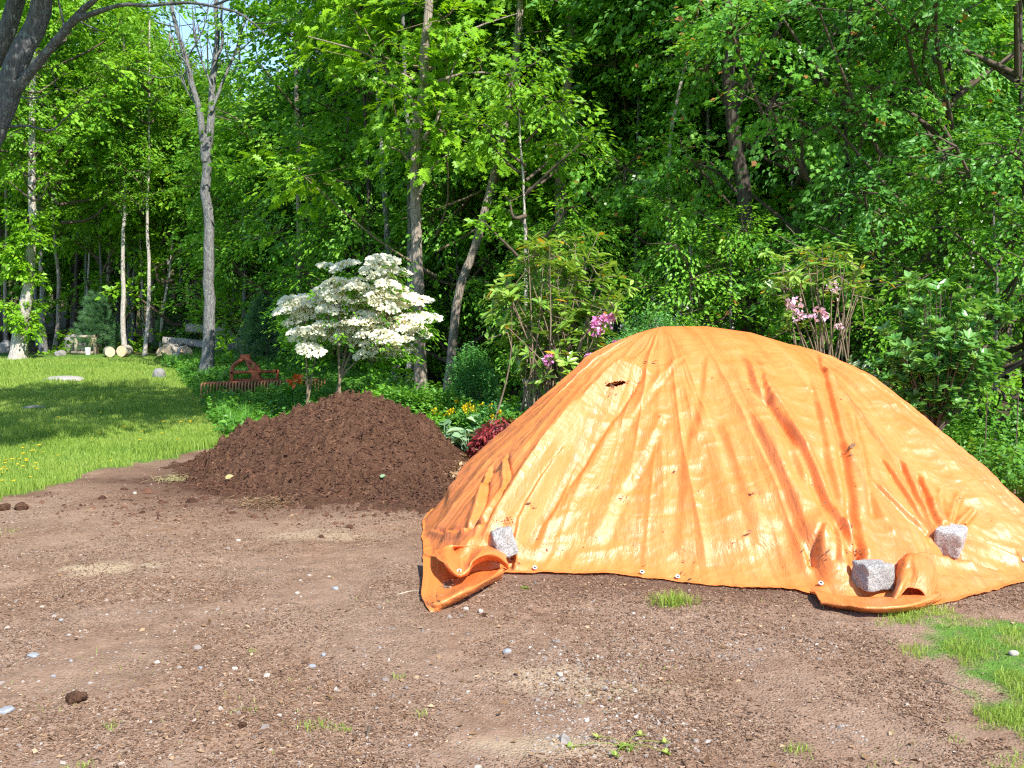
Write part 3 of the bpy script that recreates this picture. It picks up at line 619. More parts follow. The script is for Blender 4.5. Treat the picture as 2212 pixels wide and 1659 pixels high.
# ------------------------------------------------------------------ leaves, crowns, trunks
TPL = {   # blade outlines: (along, across, lift), and triangles
 'ovate': ([(0, 0, 0), (.34, -.29, .07), (.34, .29, .07), (.72, -.17, .03), (.72, .17, .03), (1, 0, -.06)], [(0, 1, 3), (0, 3, 5), (0, 5, 4), (0, 4, 2)]),
 'simple': ([(0, 0, 0), (.42, -.31, .08), (.42, .31, .08), (1, 0, -.05)], [(0, 1, 3), (0, 3, 2)]),
 'lance': ([(0, 0, 0), (.35, -.16, .03), (.35, .16, .03), (.72, -.15, 0), (.72, .15, 0), (1, 0, -.10)], [(0, 1, 3), (0, 3, 5), (0, 5, 4), (0, 4, 2)]),
 'needle': ([(0, -.03, 0), (0, .03, 0), (1, 0, -.05)], [(0, 1, 2)]),
 'maple': ([(.32, 0, 0), (0, 0, 0), (.04, -.30, .03), (.24, -.31, .04), (.48, -.50, -.04), (.60, -.27, .03), (1, 0, -.14), (.60, .27, .03), (.48, .50, -.04), (.24, .31, .04), (.04, .30, .03)],
           [(0, i, i + 1) for i in range(1, 10)] + [(0, 10, 1)]),
 'oak': ([(.45, 0, 0), (0, 0, 0), (.22, -.10, .02), (.24, -.27, .0), (.38, -.11, .03), (.55, -.38, -.03), (.62, -.13, .03), (.82, -.26, -.04), (.84, -.08, 0), (1, 0, -.08), (.84, .08, 0), (.82, .26, -.04), (.62, .13, .03), (.55, .38, -.03), (.38, .11, .03), (.24, .27, 0), (.22, .10, .02)],
         [(0, i, i + 1) for i in range(1, 16)] + [(0, 16, 1)]),
 'broad': ([(.5, 0, -.06), (0, 0, 0), (.14, -.30, .05), (.42, -.42, .07), (.75, -.26, .02), (1, 0, -.16), (.75, .26, .02), (.42, .42, .07), (.14, .30, .05)], [(0, i, i + 1) for i in range(1, 8)] + [(0, 8, 1)]),
 'petal': ([(0, -.1, 0), (0, .1, 0), (.6, -.34, .1), (.6, .34, .1), (1, 0, .06)], [(0, 1, 3), (0, 3, 2), (2, 3, 4)]),
}
def leaves(mb, P, T, Nn, S, tint, tpl, mat=1):
    v, t = TPL[tpl]; v = np.asarray(v, float); t = np.asarray(t); P = P.reshape(-1, 3); n = len(P)
    T = nrm(T.reshape(-1, 3)); Nn = Nn.reshape(-1, 3); Nn = nrm(Nn - T * (Nn * T).sum(1, keepdims=True)); Wd = np.cross(Nn, T)
    S = np.broadcast_to(np.asarray(S, float).reshape(-1, 1, 1) if not np.isscalar(S) else np.full((1, 1, 1), S), (n, 1, 1))
    V = P[:, None] + S * (v[None, :, 0:1] * T[:, None] + v[None, :, 1:2] * Wd[:, None] + v[None, :, 2:3] * Nn[:, None])
    tt = t[None] + (np.arange(n) * len(v))[:, None, None]
    mb.add(V.reshape(-1, 3), tt.reshape(-1, 3), mat, np.repeat(np.asarray(tint, float).reshape(-1), len(v)))
UPV = np.array((0, 0, 1.0))
def sprays(mb, rng, C, O, L, m, leaf, tpl, droop=.25, flat=.8, wide=.5, tlo=.1, thi=.9, mat=1, young=0.0):
    """leafy twigs: M leaves set along and beside each twig, more or less in one drooping plane"""
    n = len(C); O = nrm(O); Wv = nrm(np.cross(O, UPV) + 1e-4); roll = rng.normal(0, .35, (n, 1)); Zp = nrm(np.cross(Wv, O)); Wv = nrm(Wv * np.cos(roll) + Zp * np.sin(roll))
    L = np.broadcast_to(L, (n,)); t = rng.random((n, m)) ** .75; sd = np.where(rng.random((n, m)) < .5, -1, 1.0)
    lat = sd * rng.random((n, m)) * wide * np.sqrt(1.05 - t * .85)
    P = C[:, None] + O[:, None] * ((t - .35) * L[:, None])[..., None] + Wv[:, None] * (lat * L[:, None])[..., None]
    P[..., 2] += (-droop * t ** 2 - .22 * np.abs(lat)) * L[:, None] + rng.normal(0, .035, (n, m))
    T = O[:, None] * (.55 + .3 * t)[..., None] + Wv[:, None] * (sd * .6 + rng.normal(0, .25, (n, m)))[..., None] - UPV * (.25 + rng.random((n, m, 1)) * .35)
    Nn = UPV * flat * .75 + O[:, None] * .55 + rng.normal(0, .42, (n, m, 3))
    tint = np.clip(rng.uniform(tlo + .15, thi - .15, (n, 1)) + rng.normal(0, .15, (n, m)), tlo, min(thi, .95))
    if young: tint = np.where((t > .86) & (rng.random((n, m)) < young), 1.0, tint)
    leaves(mb, P, T, Nn, (leaf * rng.uniform(.7, 1.25, (n, m))).reshape(-1), tint, tpl, mat)
    return P
def crown_mesh(name, seed, mats, r, z0, z1, nclump, nspray, m, leaf, tpl, L=.75, cr=.42, droop=.25, flat=.8, shape='dome', young=0.0, inner=.25, limb=.05, thi=.9):
    rng = np.random.default_rng(seed); mb = MB()
    k = np.arange(nclump); ang = k * 2.39996 + rng.normal(0, .4, nclump); f = (k + .5) / nclump
    f = np.clip(f + rng.normal(0, .05, nclump), .02, .99)
    env = {'dome': np.sqrt(np.clip(1 - ((f - .42) / .62) ** 2, .06, 1)), 'cone': 1.03 - f, 'column': np.clip(np.minimum(1, (1.02 - f) * 4), .2, 1) * np.clip(f * 5 + .45, 0, 1)}[shape]
    rad = r * env * np.clip(rng.normal(.72, .25, nclump), inner, 1.08)
    cc = np.stack((np.cos(ang) * rad, np.sin(ang) * rad, z0 + f * (z1 - z0)), -1)
    R = r * cr * rng.uniform(.65, 1.25, nclump)
    axis_z = np.clip(cc[:, 2] - rad * .75, z0 * .55, z1)
    for i in range(nclump):
        ns = max(3, int(nspray * rng.uniform(.6, 1.3) * (R[i] / (r * cr)) ** 1.5))
        d = nrm(rng.normal(0, 1, (ns, 3))); q = rng.random((ns, 1)) ** .45
        C = cc[i] + d * q * R[i] * np.array((1, 1, .62))
        O = nrm(d * .7 + nrm(cc[i] * (1, 1, 0) + 1e-6) * .55 + np.array((0, 0, .05))); O[:, 2] = np.clip(O[:, 2], -.45, .45)
        sprays(mb, rng, C, O, L * rng.uniform(.7, 1.25, ns), m, leaf, tpl, droop, flat, young=young, thi=thi)
        a = np.array((0, 0, axis_z[i])); b = cc[i]; mid = (a + b) / 2 + np.array((0, 0, -.08 * rad[i])) + rng.normal(0, .06 * r, 3)
        lr = limb * (.5 + .5 * (1 - f[i]))
        mb.tube(catmull([a, mid, b], 7), np.linspace(lr, lr * .35, 7), 5, 0, caps=False)
        for j in range(0, ns, 2):
            e = C[j] + O[j] * L * .3; mm = (b + e) / 2 + rng.normal(0, .03, 3)
            mb.tube(np.array((b, mm, e)), (lr * .33, lr * .22, .004), 3, 0, caps=False)
    return mb.mesh(name, mats)
CR = {}
CR['edge'] = [crown_mesh('crown', 101, [M['twig'], M['leaf_edge']], 2.5, 5.0, 11.6, 26, 17, 40, .14, 'simple', 1.0, cr=.34), crown_mesh('crown', 102, [M['twig'], M['leaf_edge']], 2.3, 5.4, 11.6, 24, 17, 40, .135, 'simple', 1.0, cr=.36)]
CR['mid'] = [crown_mesh('crown', 111, [M['twig'], M['leaf_mid']], 2.5, 2.9, 11.5, 30, 17, 46, .115, 'ovate', .9, cr=.34), crown_mesh('crown', 112, [M['twig'], M['leaf_mid']], 2.3, 2.2, 11.0, 30, 17, 46, .112, 'ovate', .9, cr=.36), crown_mesh('crown', 113, [M['twig'], M['leaf_deep']], 2.5, 2.0, 11.5, 30, 17, 46, .115, 'ovate', .9, cr=.36)]
CR['maple'] = [crown_mesh('crown', 121, [M['twig'], M['leaf_maple']], 2.35, 1.3, 8.2, 34, 14, 52, .07, 'maple', .62, cr=.34, droop=.4, flat=.65, young=.16), crown_mesh('crown', 122, [M['twig'], M['leaf_maple']], 2.1, 1.0, 8.0, 32, 14, 52, .068, 'maple', .62, cr=.34, droop=.4, flat=.65, young=.1), crown_mesh('crown', 123, [M['twig'], M['leaf_deep']], 2.2, .9, 8.0, 34, 14, 52, .07, 'ovate', .62, cr=.36, droop=.35)]
CR['oak'] = [crown_mesh('crown', 131, [M['twig_pale'], M['leaf_oak']], 2.6, 3.4, 9.5, 20, 14, 26, .185, 'oak', .75, cr=.36, droop=.3, flat=1.0, limb=.028), crown_mesh('crown', 132, [M['twig_pale'], M['leaf_oak']], 2.3, 3.6, 9.0, 18, 13, 26, .185, 'oak', .75, cr=.36, droop=.3, flat=1.0, limb=.028)]
CR['beech'] = [crown_mesh('crown', 141, [M['twig'], M['leaf_beech']], 1.25, .7, 4.4, 22, 12, 34, .082, 'ovate', .7, cr=.4, droop=.3, flat=1.1), crown_mesh('crown', 142, [M['twig'], M['leaf_mid']], 1.35, .5, 4.8, 24, 12, 34, .082, 'ovate', .7, cr=.4, droop=.3, flat=1.1), crown_mesh('crown', 143, [M['twig'], M['leaf_edge']], 1.1, 1.0, 4.4, 16, 9, 24, .12, 'ovate', .7, cr=.4)]
CR['high'] = [crown_mesh('crown', 171, [M['twig'], M['leaf_mid']], 2.1, 6.4, 9.8, 16, 13, 32, .13, 'ovate', .8, cr=.36)]
CR['canopy'] = [crown_mesh('crown', 151, [M['twig'], M['leaf_edge']], 3.2, 6.6, 10.2, 26, 22, 30, .16, 'simple', 1.0, cr=.3)]
CR['sprout'] = [crown_mesh('sprouts', 161, [M['twig'], M['leaf_oak']], .45, -.5, .6, 8, 9, 22, .12, 'simple', .4, cr=.6)]

def trunk_tube(mb, P, r0, r1, sides=14, seed=0, flare=1.5, mat=0):
    n = max(10, int(np.linalg.norm(np.diff(P, axis=0), axis=1).sum() / .35)); Q = catmull(P, n); t = np.linspace(0, 1, n); rng = np.random.default_rng(seed)
    r = r0 + (r1 - r0) * t ** .85; h = Q[:, 2] - Q[0, 2]; r = r * (1 + (flare - 1) * np.exp(-h / (r0 * 2.6)))
    Q = Q + np.stack((fbm(t * 7 + seed, t * 0, seed, 2) - .5, fbm(t * 7 + seed, t * 0 + 9, seed + 1, 2) - .5, t * 0), -1) * r0 * .9
    mb.tube(Q, r, sides, mat, wob=.10, seed=seed); return Q
def tree(name, label, cat, path, w, Y, bark, crown=None, H=11.0, cs=1.0, rz=0.0, group=None, limbs=0, taper=.35, cdz=0.0, back=None, dx=0.0):
    """trunk along a pixel path at distance Y (first point = foot), carried on up to height H, with a crown of leaves"""
    P = [at(px, py, Y) for px, py in path]; base = P[0].copy(); gz = float(ground_z(base[0], base[1])); base[2] = gz
    d = nrm(P[-1] - P[-2]) if len(P) > 2 else nrm(np.array((0, 0, 1.0)) + (P[-1] - P[0]) * .05)
    d = nrm(d + np.array((0, 0, .8)))
    P = [np.array((base[0], base[1], gz - .15))] + [p for p in P[1:] if p[2] > gz + .25]
    if H is not None and P[-1][2] < H: P.append(P[-1] + d * (H - P[-1][2]) / max(d[2], .3))
    loc = np.array((base[0], base[1], 0)); seed = int(abs(base[0] * 131 + base[1] * 977)) % 9973
    root = thing(name, loc, label, cat, group)
    mb = MB(); r0 = w / 2 / FPX * Y; Q = trunk_tube(mb, np.array(P) - loc, r0, r0 * taper, seed=seed)
    rng = np.random.default_rng(seed)
    for k in range(limbs):
        i = int(len(Q) * rng.uniform(.35, .9)); a = rng.uniform(0, 6.28); ln = rng.uniform(.7, 1.9)
        e = Q[i] + np.array((math.cos(a) * ln, math.sin(a) * ln * .7, ln * rng.uniform(.1, .7))); mid = (Q[i] + e) / 2 + np.array((0, 0, .12))
        mb.tube(catmull([Q[i], mid, e], 7), np.linspace(r0 * .28, r0 * .08, 7), 5)
    mb.build('trunk', M[bark], root)
    if crown:
        me = CR[crown[0]][crown[1]]; zc = (6.5 if crown[0] != 'beech' else 2.5) * cs
        j = int(np.argmin(np.abs(Q[:, 2] - zc))); off = Q[j] * np.array((1, 1, 0)) * .8
        if back is None: back = 0 if crown[0] in ('beech', 'maple') or group else 1.8
        link('crown', me, root, (off[0] + dx, off[1] + back, cdz), rz if rz else rng.uniform(0, 6.28), cs)
    return root
def gpath(px, Y, *more):
    """pixel path that starts on the ground at column px"""
    b = project(np.array(((px - VW / 2) / FPX * Y, Y, 0)))
    return [(px, float(b[1]))] + list(more)

# ------------------------------------------------------------------ the wood: trees named one by one
t1 = tree('broadleaf_tree', 'sunlit pale trunk with leafy sprouts at the lawn\'s far corner, leftmost big tree', 'tree', [(42, 772), (50, 690), (60, 580), (66, 480), (72, 360)], 31, 29, 'bark_pale', ('edge', 0), 13, 1.15, 1.0, cdz=-.6)
for px, py, s in ((52, 690, .9), (44, 575, 1.0), (66, 500, 1.1)):
    p = at(px, py, 29) - np.array(t1.location); link('sprouts', CR['sprout'][0], t1, p, px * .7, s)
tree('broadleaf_tree', 'grey straight trunk just behind the sprouting sunlit tree on the lawn edge', 'tree', [(96, 752), (92, 640), (86, 480)], 16, 33, 'bark_grey', ('edge', 1), 13, 1.2, 2.0)
tree('broadleaf_tree', 'thin leaning pale trunk between the grey trunk and the wooden frame', 'tree', [(180, 725), (184, 660), (192, 560)], 8, 36, 'bark_pale', ('edge', 0), 12.5, 1.1, 3.1)
tree('broadleaf_tree', 'straight pinkish grey trunk standing beside the cut log rounds', 'tree', [(266, 757), (266, 640), (266, 520), (268, 400)], 12, 31, 'bark_pale', ('edge', 1), 10, .84, .4, limbs=2, back=2.6)
tree('broadleaf_tree', 'dull grey trunk in the shade directly behind the pinkish straight one', 'tree', [(287, 730), (288, 620), (292, 540)], 11, 36, 'bark_grey', ('edge', 0), 10, .86, 4.4)
tree('broadleaf_tree', 'slim white wavy trunk gleaming against the dark wood', 'tree', [(311, 742), (319, 680), (323, 600), (320, 500), (320, 420), (322, 350)], 9.5, 30.6, 'bark_pale', ('edge', 1), 10, .84, 5.2, back=2.8)
tree('broadleaf_tree', 'thin grey stem that meets the foot of the white wavy trunk', 'tree', [(313, 720), (308, 660), (307, 600), (303, 520)], 7, 34.5, 'bark_pale', None, 8)
tree('broadleaf_tree', 'thin leaning trunk with yellow sprouts beside the young pine', 'tree', [(344, 735), (352, 670), (362, 610), (372, 540)], 7.5, 33, 'bark_pale', ('beech', 2), 8, 1.6, 1.0)
for o_ in [o for o in COL.objects if o.parent is None and str(o.get('label', '')).startswith(('straight pinkish', 'slim white wavy', 'grey straight trunk'))]:
    for k, (dx_, z_, s_) in enumerate(((.2, 5.6, .62), (-.5, 7.0, .7), (.5, 8.4, .7))): link('bough', CR['beech'][2], o_, (dx_, -.3, z_ - 2.7 * s_), k * 1.3 + z_, s_)
for k, (dx_, z_, s_) in enumerate(((.7, 6.2, .8), (-.2, 7.6, .8), (1.0, 9.2, .8))): link('bough', CR['beech'][2], t1, (dx_, -.3, z_ - 2.7 * s_), k * 1.7, s_)
# the tall forked tree
def forked():
    Y = 22.0; b = at(446, 757, Y); b[2] = 0
    root = thing('forked_tree', b, 'tall grey trunk that forks into two bare limbs against the sky', 'tree')
    mb = MB(); lo = b
    st = np.array([at(x, y, Y) for x, y in ((446, 790), (448, 700), (451, 620), (449, 520), (447, 430), (444, 345))]) - lo
    st[0][2] = -.15; trunk_tube(mb, st, .132, .095, 16, 5)
    for pts, r0, r1, dy in (([(443, 350), (437, 290), (430, 235), (415, 185), (402, 130), (385, 75), (372, 20), (360, -60)], .085, .035, .0), ([(445, 350), (452, 290), (457, 240), (458, 190), (464, 130), (470, 70), (466, 20), (478, -80)], .10, .04, .2),
                            ([(464, 130), (480, 95), (478, 40), (483, -20)], .045, .02, .2), ([(457, 240), (480, 180), (505, 120), (525, 60), (545, 10)], .04, .012, .4), ([(415, 185), (405, 140), (380, 110), (368, 60)], .025, .008, -.3), ([(430, 235), (400, 190), (385, 150)], .02, .006, .2),
                            ([(458, 190), (425, 100), (415, 30)], .025, .008, .3), ([(505, 120), (560, 75), (610, 50)], .02, .006, .4), ([(402, 130), (440, 60), (452, -10)], .02, .008, 0)):
        P = np.array([at(x, y, Y + dy * k / 3) for k, (x, y) in enumerate(pts)]) - lo; Q = catmull(P, 26); mb.tube(Q, np.linspace(r0, r1, 26), 8, wob=.1, seed=3)
        rng = np.random.default_rng(len(pts))
        for k in range(6):
            i = rng.integers(6, 25); e = Q[i] + rng.normal(0, .35, 3) + np.array((0, 0, .3)); mb.tube(np.array((Q[i], (Q[i] + e) / 2 + rng.normal(0, .05, 3), e)), (.012, .008, .004), 4)
    mb.build('trunk', M['bark_grey'], root)
    fo = MB(); rng = np.random.default_rng(8); C = np.array([at(x, y, Y) for x, y in ((360, -10), (480, 0), (540, 20), (500, -30), (420, -20), (560, 45), (600, 40), (470, 330), (520, 300), (545, 330), (500, 345))]) - lo
    C = np.repeat(C, 3, 0) + rng.normal(0, .3, (33, 3)); sprays(fo, rng, C, rng.normal(0, 1, (33, 3)) * (1, 1, .2), .8, 26, .13, 'simple', mat=0)
    fo.build('crown', [M['leaf_mid']], root)
forked()
tree('broadleaf_tree', 'straight mottled trunk, the browner of the close pair behind the white blossom', 'tree', gpath(646, 26, (646, 640), (645, 450), (643, 260), (640, 120), (648, 20)), 15, 26, 'bark_tan', ('high', 0), 9, .8, .7, limbs=2)
tree('broadleaf_tree', 'smooth grey trunk, the greyer of the close pair behind the white blossom', 'tree', gpath(676, 27, (674, 600), (673, 420), (668, 240), (666, 90)), 15, 27, 'bark_grey', ('high', 0), 9, .85, 2.2)
tree('broadleaf_tree', 'dark thin trunk rising behind the top of the white blossom', 'tree', gpath(803, 20, (802, 600), (799, 480), (797, 380), (790, 250)), 14, 20, 'bark_dark', ('high', 0), 9.5, 1.0, 1.3)
tree('broadleaf_tree', 'slanting grey trunk between the dark thin one and the tall oak', 'tree', gpath(858, 19, (848, 600), (838, 520), (829, 420), (823, 330), (815, 200)), 18, 19, 'bark_grey', ('high', 0), 9.5, 1.0, 4.0)
oak = tree('oak_tree', 'tall sunlit tan oak trunk rising behind the white blossom bush', 'tree', gpath(914, 16, (908, 700), (902, 600), (899, 480), (898, 390), (903, 300), (909, 220), (914, 140), (924, 40)), 28, 16, 'bark_tan', ('oak', 0), 10, 1.0, .3, limbs=4, taper=.6)
for pts, r in (([(912, 270), (890, 215), (860, 190), (800, 165)], .035), ([(905, 420), (925, 380), (945, 350), (975, 330)], .03), ([(915, 300), (945, 255), (965, 190), (985, 130)], .035)):
    mbx = MB(); mbx.tube(catmull(np.array([at(x, y, 15.6) for x, y in pts]) - np.array(oak.location), 14), np.linspace(r, r * .3, 14), 6); mbx.build('limb', M['bark_tan'], oak)
tree('broadleaf_tree', 'shaded grey trunk pressed close beside the tall sunlit oak', 'tree', gpath(886, 18, (885, 560), (884, 440), (882, 330), (872, 150)), 17, 18, 'bark_grey', ('high', 0), 9.5, 1.0, 5.5)
tree('oak_tree', 'leaning tan trunk that slants up beyond the tall straight oak', 'tree', gpath(960, 17, (990, 640), (1025, 540), (1052, 430), (1078, 320), (1096, 220), (1112, 130), (1125, 40)), 20, 17, 'bark_tan', ('oak', 1), 9.5, 1.0, 2.4, taper=.75, cdz=.2)
tree('broadleaf_tree', 'thick trunk with shaggy flaking bark over the tall rhododendron', 'tree', gpath(1214, 17, (1214, 560), (1215, 430), (1217, 330), (1222, 240), (1230, 120), (1234, 30)), 27, 17, 'bark_tan', ('high', 0), 9.5, .95, 1.8, taper=.7)
tree('broadleaf_tree', 'thin pale stem rising among the leaves above the tall rhododendron', 'tree', gpath(1137, 14, (1136, 570), (1134, 500), (1131, 420), (1126, 330)), 9, 14, 'bark_pale', ('beech', 2), 4.6, .75, .9, cdz=1.7)
tree('broadleaf_tree', 'short forked stem between the shaggy trunk and the slim pale leaning one', 'tree', gpath(1268, 19, (1266, 420), (1264, 340), (1262, 300)), 7, 19, 'bark_tan', None, 6, limbs=2)
tree('broadleaf_tree', 'plain brown trunk in the shade beside the slim pale leaning one', 'tree', gpath(1333, 20, (1332, 400), (1330, 320), (1331, 220)), 15, 20, 'bark_grey', ('mid', 2), 11, 1.0, 3.7)
tree('birch_tree', 'slim pale trunk leaning over the middle of the tarp', 'tree', gpath(1440, 15, (1443, 470), (1445, 360), (1452, 280), (1468, 190), (1492, 100), (1510, 10)), 11, 15, 'bark_pale', ('high', 0), 8.5, .9, 2.9)
big = tree('maple_tree', 'thick dark maple trunk high over the peak of the tarp', 'tree', gpath(1625, 12.6, (1612, 560), (1603, 430), (1592, 330), (1584, 240), (1574, 150), (1578, 60), (1560, -30)), 32, 12.6, 'bark_dark', ('maple', 0), 8.5, .92, .6, taper=.75, back=1.3, dx=1.3)
for pts, r in (([(1595, 320), (1640, 300), (1680, 280), (1730, 268), (1790, 262)], .045), ([(1598, 330), (1650, 250), (1700, 170), (1745, 100)], .04), ([(1584, 240), (1650, 120), (1690, 40), (1720, -30)], .05), ([(1606, 440), (1560, 380), (1500, 350)], .03)):
    mbx = MB(); mbx.tube(catmull(np.array([at(x, y, 12.9) for x, y in pts]) - np.array(big.location), 14), np.linspace(r, r * .3, 14), 6); mbx.build('limb', M['bark_dark'], big)
tree('maple_tree', 'glossy maple filling the space over the pink flowered bush', 'tree', gpath(1815, 12.6, (1810, 600), (1818, 400), (1830, 200)), 15, 12.6, 'bark_dark', ('maple', 1), 8, 1.0, 2.6)
tree('maple_tree', 'dense maple with hanging leaves over the tarp\'s peak behind the slim pale trunk', 'tree', gpath(1395, 18.5, (1400, 520), (1392, 300), (1380, 150)), 14, 18.5, 'bark_dark', ('mid', 1), 10, .95, 4.3)
tree('maple_tree', 'dark dense maple over the glossy shrub on the far side of the tarp', 'tree', gpath(2025, 12.2, (2030, 600), (2035, 400), (2050, 200)), 15, 12.2, 'bark_dark', ('maple', 2), 8, 1.0, 1.1)
tree('maple_tree', 'darkest maple, cut off by the edge of the view beside the tarp', 'tree', gpath(2215, 11.6, (2215, 600), (2205, 300)), 16, 11.6, 'bark_dark', ('maple', 2), 8, 1.02, 3.6)
tree('broadleaf_tree', 'pale mottled trunk in the gap behind the glossy shrub', 'tree', gpath(2104, 16, (2102, 600), (2098, 500), (2096, 380)), 15, 16, 'bark_pale', ('mid', 2), 10, .95, .2)
tree('broadleaf_tree', 'thin pale trunk behind the pink flowered bush', 'tree', gpath(1932, 16, (1930, 600), (1926, 470), (1915, 300)), 10, 16, 'bark_pale', ('mid', 1), 10, .9, 5.0)
tree('broadleaf_tree', 'thinnest pale stem between the two pale trunks behind the glossy shrub', 'tree', gpath(1965, 17, (1963, 580), (1955, 470)), 7, 17, 'bark_pale', ('mid', 0), 10, .9, 4.0)
tree('broadleaf_tree', 'full leafed tree between the plain brown trunk and the slim pale leaning one', 'tree', gpath(1372, 16.8, (1372, 560), (1376, 380)), 11, 16.8, 'bark_grey', ('mid', 0), 9, .8, 1.1, back=.9)
tree('broadleaf_tree', 'full leafed tree between the slim pale leaning trunk and the thick dark maple', 'tree', gpath(1530, 15.6, (1532, 560), (1528, 380)), 11, 15.6, 'bark_grey', ('mid', 1), 9, .8, 2.7, back=.9)
tree('broadleaf_tree', 'full leafed tree close behind the thick dark maple and the pink flowered bush', 'tree', gpath(1715, 15.8, (1718, 560), (1712, 380)), 11, 15.8, 'bark_grey', ('mid', 0), 9, .85, 4.4, back=.9)
# saplings under the tall trees
for px, Y, v, s, rz_, lab in ((600, 28, 1, 1.3, 1.4, 'pale green sapling behind the rusty rake and the dark pine'), (745, 22.5, 1, .85, 2.2, 'dark leafy sapling directly behind the white blossom bush'),
                              (985, 19, 0, 1.15, 3.0, 'low spreading sapling between the tall oak and the leaning trunk'), (1085, 20, 1, 1.3, 4.0, 'leafy sapling filling the gap behind the round green bush'), (1175, 15, 0, .66, 5.0, 'bright layered sapling over the tall rhododendron'),
                              (1262, 14, 1, .6, .8, 'layered sapling beside the glimpse of the grey house'), (1490, 12.4, 0, .66, 1.9, 'bright leafed sapling with flat sprays directly behind the tarp\'s peak'), (1575, 12, 1, .58, 2.8, 'low dark sapling behind the tarp next to the flat sprayed one'),
                              (1905, 11.6, 1, .62, 3.3, 'dark sapling between the pink flowered bush and the glossy shrub'), (2150, 10.8, 1, .7, 4.6, 'dark sapling behind the glossy shrub at the edge of the view'), (215, 34, 2, 1.3, .6, 'bright sapling in front of the dark wood near the wooden frame'), (405, 34, 2, 1.2, 1.6, 'bright sapling between the young pine and the forked tree')):
    tree('sapling', lab, 'sapling', gpath(px, Y, (px + 3, 600), (px - 2, 500)), 6 + 20 / Y, Y, 'bark_grey', ('beech', v), 3.8 * s, s, rz_)
# trees in rows behind, too alike to tell apart
rng = np.random.default_rng(77)
for k in range(20):
    Y = 35.5 + rng.random() * 9; px = -30 + 680 * (k + rng.random() * .8) / 20
    tree('shaded_tree', 'slender trunk standing in the dark of the wood beyond the lawn', 'tree', gpath(px, Y, (px + rng.normal(0, 5), 600), (px + rng.normal(0, 9), 450)), rng.uniform(6, 12), Y, ('bark_grey', 'bark_tan', 'bark_dark')[k % 3], ('edge', k % 2), 11, rng.uniform(.72, .84) if 200 < px < 650 else rng.uniform(1.15, 1.4), rng.uniform(0, 6.28), group='slender trees in the dark wood')
for k in range(9):
    Y = 25 + rng.random() * 5; px = 520 + 640 * (k + rng.random() * .7) / 9
    tree('shaded_tree', 'leafy tree in the thick wood behind the oaks and the white blossom', 'tree', gpath(px, Y, (px + rng.normal(0, 5), 600), (px + rng.normal(0, 9), 400)), rng.uniform(8, 13), Y, ('bark_grey', 'bark_dark')[k % 2], ('mid', k % 3), 11, rng.uniform(.6, .68) if px < 700 else rng.uniform(1.15, 1.4), rng.uniform(0, 6.28), group='trees behind the oaks')
for k in range(19):
    Y = 16.8 + rng.random() * 7; px = 1130 + 1180 * (k + rng.random() * .7) / 19
    tree('shaded_tree', 'leafy tree in the thick wood behind the maples and the tarp', 'tree', gpath(px, Y, (px + rng.normal(0, 5), 600), (px + rng.normal(0, 9), 300)), rng.uniform(9, 15), Y, ('bark_grey', 'bark_dark', 'bark_tan')[k % 3], ('mid', k % 3), 11, rng.uniform(.95, 1.15), rng.uniform(0, 6.28), group='trees behind the maples')

for k in range(13):
    px = 500 + 640 * (k + rng.random() * .7) / 13; Y = 29 + rng.random() * 2 if px < 740 else 20.5 + rng.random() * 5
    tree('sapling', 'leafy sapling in the sunlit understorey behind the white blossom and the oaks', 'sapling', gpath(px, Y, (px + rng.normal(0, 5), 600), (px + rng.normal(0, 9), 500)), 6, Y, 'bark_grey', ('beech', (0, 2, 1)[k % 3]), 5, rng.uniform(1.0, 1.5), rng.uniform(0, 6.28), group='understorey saplings')
# the far wood: one mass of leaves and stems
def far_wood():
    rng = np.random.default_rng(5); mb = MB()
    for k in range(112):
        Y = rng.uniform(44, 68) if k < 88 else rng.uniform(30, 42); X = (rng.uniform(-.92, -.12) if k < 68 else rng.uniform(-.2, .62)) * Y
        pxk = X / Y * FPX + VW / 2; H = (9.8 + (Y - 46) * .2 + rng.uniform(-2, .6)) if 90 < pxk < 780 else rng.uniform(15, 21)
        r = rng.uniform(2.4, 3.6); n = 46
        d = nrm(rng.normal(0, 1, (n, 3))); z = rng.random(n) ** .8
        C = np.stack((X + d[:, 0] * r, Y + d[:, 1] * r, 2.5 + z * (H - 2.5)), -1); C[:, :2] = np.array((X, Y)) + (C[:, :2] - (X, Y)) * np.sqrt(np.clip(1.1 - (z - .3) ** 2 * 1.9, .1, 1))[:, None]
        cl = np.repeat(C, 3, 0) + rng.normal(0, .55, (n * 3, 3)); sprays(mb, rng, cl, rng.normal(0, 1, (n * 3, 3)) * (1, 1, .3), 1.5, 26, .30, 'simple', mat=0, thi=.85)
        mb.tube(np.array(((X, Y, -.2), (X + .1, Y, H * .5), (X, Y, H * .9))), (.16, .12, .04), 6, 1)
    for k in range(60):
        Y = rng.uniform(41, 60); X = rng.uniform(-.16, .65) * Y; n = 40
        C = np.array((X, Y, 0)) + rng.normal(0, 1, (n, 3)) * (1.9, 1.6, 0) + np.array((0, 0, 1.0)) * rng.random((n, 1)) * rng.uniform(3.5, 6.5)
        sprays(mb, rng, C, rng.normal(0, 1, (n, 3)) * (1, 1, .3), 1.4, 26, .32, 'simple', mat=0, thi=.6)
    for k in range(110):
        Y = rng.uniform(46, 66); X = rng.uniform(-.62, .1) * Y; z = float(ground_z(X, Y)); h = rng.uniform(7, 10); mb.tube(catmull([(X, Y, z - .2), (X + rng.normal(0, .15), Y, z + h * .5), (X + rng.normal(0, .3), Y, z + h)], 6), np.linspace(rng.uniform(.07, .17), .05, 6), 6, 1 + k % 2)
    o = mb.build('far_wood', [M['leaf_mid'], M['bark_dark'], M['bark_grey']]); tag(o, kind='stuff')
far_wood()

